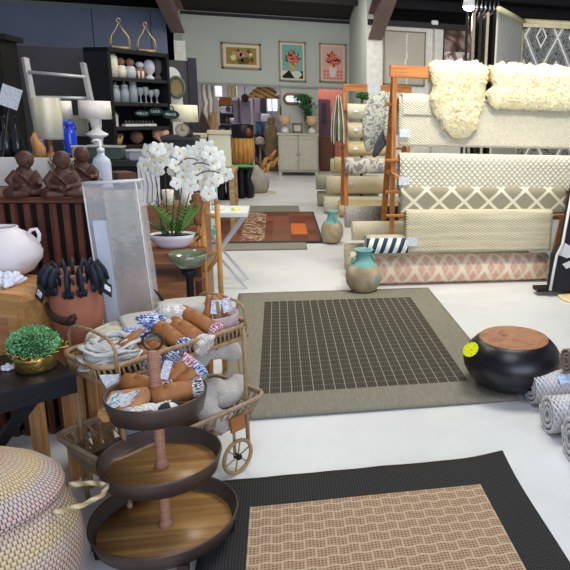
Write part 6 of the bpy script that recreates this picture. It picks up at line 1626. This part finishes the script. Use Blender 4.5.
# right of the bookcase: charcoal panel, white arch, round brown mirror, cream shade
yy = 8.9; a = at(163, 60, yy); c = at(191, 60, yy)
o = thing('partition_panel', 'narrow charcoal panel right of the bookcase with a white arch in front', 'panel', ((a.x+c.x)/2, yy+.3, 0)); zt_ = at(176, 59, yy).z
b = B(); b.box((0, 0, zt_/2), (c.x-a.x, .06, zt_)); b.obj('board', CH2, o)
b = B(); b.box(((c.x-a.x)/2-.02, -.04, zt_/2+.02), (.1, .05, zt_+.03)); b.obj('upright', pl((54, 52, 58), .6), o)
yy = 8.7; p = at(173, 140, yy); s = mpp(p); o = thing('arched_board', 'white arched board leaning on the charcoal panel', 'board', (at(173.5, 100, yy).x, yy, 0)); zt_ = at(172, 67, yy).z; r = 8.5*s
b = B(); b.prism([(-r, .0), (r, .0)]+[(r*math.cos(PI*k/16), zt_-r*1.6+1.6*r*math.sin(PI*k/16)) for k in range(17)], .03); b.obj('board', pl((222, 222, 218), .6), o)
p = at(177, 87, 8.665); s = mpp(p); o = thing('round_plaque', 'round brown patterned plaque with green rim on the white arched board', 'plaque', p)
b = B(); b.prism([(7*s*math.cos(2*PI*k/32), 9.5*s*math.sin(2*PI*k/32)) for k in range(32)], .03); b.obj('disc', pm('brown_disc', lambda k: (k.mix(k.noise(14, 3, 1), (110, 88, 62), (176, 150, 110)), k.noise(40)), rough=.6, bump=.4), o)
b = B(); b.tube([(7*s*math.cos(2*PI*k/32), -.015, 9.5*s*math.sin(2*PI*k/32)) for k in range(32)], .018, 8, closed=True); b.obj('rim', pl((92, 108, 78), .5), o)
# side counter with lamp, clocks
yy = 7.0; xa, xb_ = at(163, 140, yy).x, at(195, 140, yy).x; SZ = at(180, 137, yy).z
o = thing('side_counter', 'black side counter under the cream drum lamp', 'counter', ((xa+xb_)/2, yy+.15, 0))
b = B(); b.box((0, 0, SZ/2), (xb_-xa, .5, SZ)); b.obj('carcass', pl((40, 40, 44), .6), o)
b = B(); b.box((0, 0, SZ-.01), (xb_-xa+.02, .52, .03)); b.obj('top', pl((60, 58, 62), .5), o); SZ += .006
p = at(184, 122, 7.0); s = mpp(p); z0 = p.z-SZ; z1 = at(184, 105, 7.0).z-SZ
o = thing('table_lamp', 'lamp with wide cream drum shade right of the oval plaques', 'lamp', (p.x, 7.05, SZ+.001))
b = B(); b.lathe([(13*s, z0), (12.5*s, z1)], 44); b.obj('lamp_shade', pl((236, 224, 192), .7), o, solid=.006, fix=False)
b = B(); b.lathe([(0, 0), (.07, 0), (.075, .03), (.05, .08), (.015, .1), (.012, z0+.08), (0, z0+.08)], 24); b.obj('base', pl((60, 56, 60), .4), o)
p = at(182, 132, 6.9); s = mpp(p); o = thing('table_clock', 'round grey wooden clock on the black side counter', 'clock', (p.x, 6.93, SZ+.001)); r = 6.5*s
b = B(); b.prism([(r*math.cos(2*PI*k/30), r+r*math.sin(2*PI*k/30)) for k in range(30)], .04); b.obj('case', pl((140, 130, 112), .6), o)
b = B(); b.prism([(r*.8*math.cos(2*PI*k/30), r+r*.8*math.sin(2*PI*k/30)) for k in range(30)], .005, Matrix.Translation((0, -.023, 0))); b.obj('dial', pl((170, 160, 140), .6), o)
b = B(); b.box((0, -.028, r*1.3), (.006, .003, r*.6)); b.box((r*.2, -.028, r), (r*.5, .003, .006)); b.obj('hands', BLACK, o)
# goods between the panel and orchid: brown box with white card, white mug
yy = 4.9; LT2 = at(165, 205, yy).z
o = thing('brown_cabinet', 'brown wooden cabinet behind the orchid carrying a white leaning card', 'cabinet', (at(172, 200, yy).x, yy+.1, 0)); 
b = B(); b.box((0, 0, LT2/2), (.46, .34, LT2), bev=.005); b.obj('body', wood((120, 78, 50), (170, 116, 78)), o)
p = at(149, 200, yy-.05); s = mpp(p)
o = thing('botanical_card', 'white card with dark twig drawing behind the orchid stems', 'card', (p.x, yy-.02, LT2+.001), rot=(R(-6), 0, 0)); hh = at(149, 165, yy).z-LT2
b = B(); b.box((0, 0, hh/2), (20*s, .008, hh)); b.obj('card', pl((230, 228, 226), .6), o)
b = B()
for i in range(4): x = (i-1.5)*.03; b.tube([(x, -.006, .02), (x+.01, -.006, hh*.5), (x-.008, -.006, hh*.9)], .002, 4)
b.obj('drawn_twigs', pl((70, 50, 44)), o)
for i, (px, w_, py, lb, col) in enumerate(((186, 13, 184, 'white mug shaped candle with black top behind the orchid', (226, 222, 214)), (168, 12, 190, 'pale cream round pot behind the orchid stems', (214, 206, 190)))):
    p = at(px, py, yy); s = mpp(p); o = thing('candle_pot', lb, 'pot', (p.x, yy-.0, LT2+.001)); hh = max(.05, at(px, py, yy).z-LT2)
    b = B(); b.lathe([(0, 0), (w_/2*s*.9, 0), (w_/2*s, .01), (w_/2*s, hh), (w_/2*s*.92, hh), (w_/2*s*.9, hh-.01), (0, hh-.012)], 28); b.obj('body', pl(col, .5), o)
    if i == 0: b = B(); b.lathe([(0, hh), (w_/2*s*.9, hh), (w_/2*s*.8, hh+.02), (0, hh+.022)], 24); b.obj('lid', BLACK, o)
# dark vases at left edge behind the figurines
for i, (px, lb) in enumerate(((6, 'dark tall slim bottle at the left edge of the counter'), (17, 'second dark slim bottle on the counter by the left edge'))):
    y = 5.7; p = at(px, 140, y); o = thing('slim_bottle', lb, 'bottle', (p.x, y, CTZ+.001), group='dark slim bottles')
    b = B(); b.lathe([(0, 0), (.04, 0), (.045, .05), (.04, .14), (.015, .2), (.013, .3), (.018, .31), (0, .31)], 20); b.obj('body', pl((28, 28, 36), .2, 0, .1, coat=.5), o)
p = at(38, 150, 5.55)
b = B(); b.tube([(0, 0, 0), (.01, 0, .08), (-.02, 0, .15), (-.01, 0, .2)], [.05, .045, .03, .01], 12); tag(b.obj('wooden_figure', wood((150, 100, 60), (196, 144, 90), .5, 'z'), loc=(p.x, 5.55, CTZ+.001)), 'curved tan wooden carving at the foot of the ladder', 'carving')

# more goods in the far room
def vz(o, s, h, r, col, sh=0):
    b = B(); pr = [(0, 0), (r*.7, 0), (r, h*.35), (r*.85, h*.65), (r*.35, h*.82), (r*.45, h), (0, h*.98)] if sh == 0 else [(0, 0), (r, 0), (r, h), (r*.9, h), (0, h*.95)]
    b.lathe(pr, 20); b.obj('body', pl(col, .5), o)
for px, py, y, h, r, col, sh, lb in (
    (221, 113, 16.9, 5, 2.0, (206, 196, 180), 0, 'small cream vase on the upper shelf of the far dark unit'),
    (227, 124, 16.9, 6, 1.8, (120, 84, 60), 0, 'brown vase on the middle shelf of the far dark unit'),
    (232, 124, 16.9, 5, 2.2, (196, 190, 196), 1, 'pale cylinder pot on the middle shelf of the far dark unit'),
    (223, 136, 16.9, 6, 2.4, (150, 120, 140), 1, 'mauve pot on the lower shelf of the far dark unit'),
    (231, 136, 16.9, 7, 2.0, (210, 180, 130), 0, 'tan vase on the lower shelf of the far dark unit')):
    p = at(px, py, y); s_ = mpp(p); p.z += .022
    o = thing('vase', lb, 'vase', p); vz(o, s_, h*s_, r*s_, col, sh)
for i, (x0, x1, col, lb) in enumerate(((216.5, 220, (214, 200, 190), 'pale pink scarf hanging beside the far shelving unit'), (237.5, 241, (96, 88, 104), 'dark violet scarf hanging left of the far lavender quilt'), (252.5, 255.5, (176, 160, 150), 'beige scarf hanging right of the far lavender quilt'))):
    a, c = at(x0, 98, 16.0), at(x1, 126+4*i, 16.0)
    o = thing('hanging_scarf', lb, 'scarf', ((a.x+c.x)/2, 16.0, a.z), group='scarves in the far room'); w_ = c.x-a.x
    b = B(); b.grid(lambda u, v: ((u-.5)*w_*(.7+.3*v), .03*math.sin(u*14+v*3), -v*(a.z-c.z)), 16, 12); b.obj('cloth', pl(col, .9), o, solid=.01, fix=False)

# ================================================================== LIGHT
def added_area(loc, size, power, col, rot=(0, 0, 0), sy=None, spread=180):
    l = bpy.data.lights.new('lamp', 'AREA'); l.size = size; l.energy = power; l.color = [c/255 for c in col]
    if sy: l.shape = 'RECTANGLE'; l.size_y = sy
    l.spread = R(spread)
    o = bpy.data.objects.new('lamp', l); C.objects.link(o); o.location = loc; o.rotation_euler = rot  # added light
    return o
def spot(loc, power, col, ang=110, tgt=None, rad=.08):
    l = bpy.data.lights.new('spot', 'SPOT'); l.energy = power; l.color = [c/255 for c in col]; l.spot_size = R(ang); l.spot_blend = .8; l.shadow_soft_size = rad
    o = bpy.data.objects.new('spot', l); C.objects.link(o); o.location = loc
    if tgt: o.rotation_euler = (Vector(tgt)-Vector(loc)).to_track_quat('-Z', 'Y').to_euler()
    return o
# assumed daylight behind and right of the camera, assumed warm ceiling lights further in
added_area((1.5, -2.3, 2.2), 5, 185, (176, 200, 255), (R(78), 0, R(4)), 2.6)  # added bluish area light standing in for assumed daylight
added_area((.3, 1.6, 3.9), 1.6, 44, (214, 224, 255), (0, 0, 0))  # added overhead light, no fixture in view
added_area((1.6, 4.2, 3.75), 1.4, 100, (255, 251, 226), (R(12), 0, 0))  # added ceiling lights from here on, assumed, none in view
added_area((-.8, 5.0, 3.6), 1.2, 30, (255, 244, 226))
added_area((.2, 7.6, 3.6), 1.6, 62, (255, 244, 222))
added_area((.2, 11.5, 3.3), 1.6, 50, (255, 246, 230), (R(25), 0, 0))
added_area((2.6, 9.6, 3.1), 1.0, 30, (255, 246, 230), (R(35), 0, 0))
added_area((-.9, 17.0, 2.65), 1.4, 70, (236, 232, 255))  # added unseen light for the room beyond
added_area((1.2, 16.0, 2.65), .6, 14, (255, 214, 196))  # added unseen light for the pink room
spot((1.9, 4.0, 3.6), 120, (255, 240, 206), 70, (1.8, 5.4, 1.5))  # added unseen spot brightening the large rack
spot(LP-Vector((0, 0, .1)), 60, (255, 244, 226), 150, (LP.x, LP.y-.6, 0))  # light of the visible ceiling spotlight
w = bpy.data.worlds.new('world'); bpy.context.scene.world = w; w.use_nodes = True
w.node_tree.nodes['Background'].inputs[0].default_value = (.78, .86, 1, 1)
w.node_tree.nodes['Background'].inputs[1].default_value = .3
vs = bpy.context.scene.view_settings
vs.view_transform = 'Standard'; vs.look = 'None'; vs.gamma = 1; vs.exposure = 0.12; vs.use_curve_mapping = False
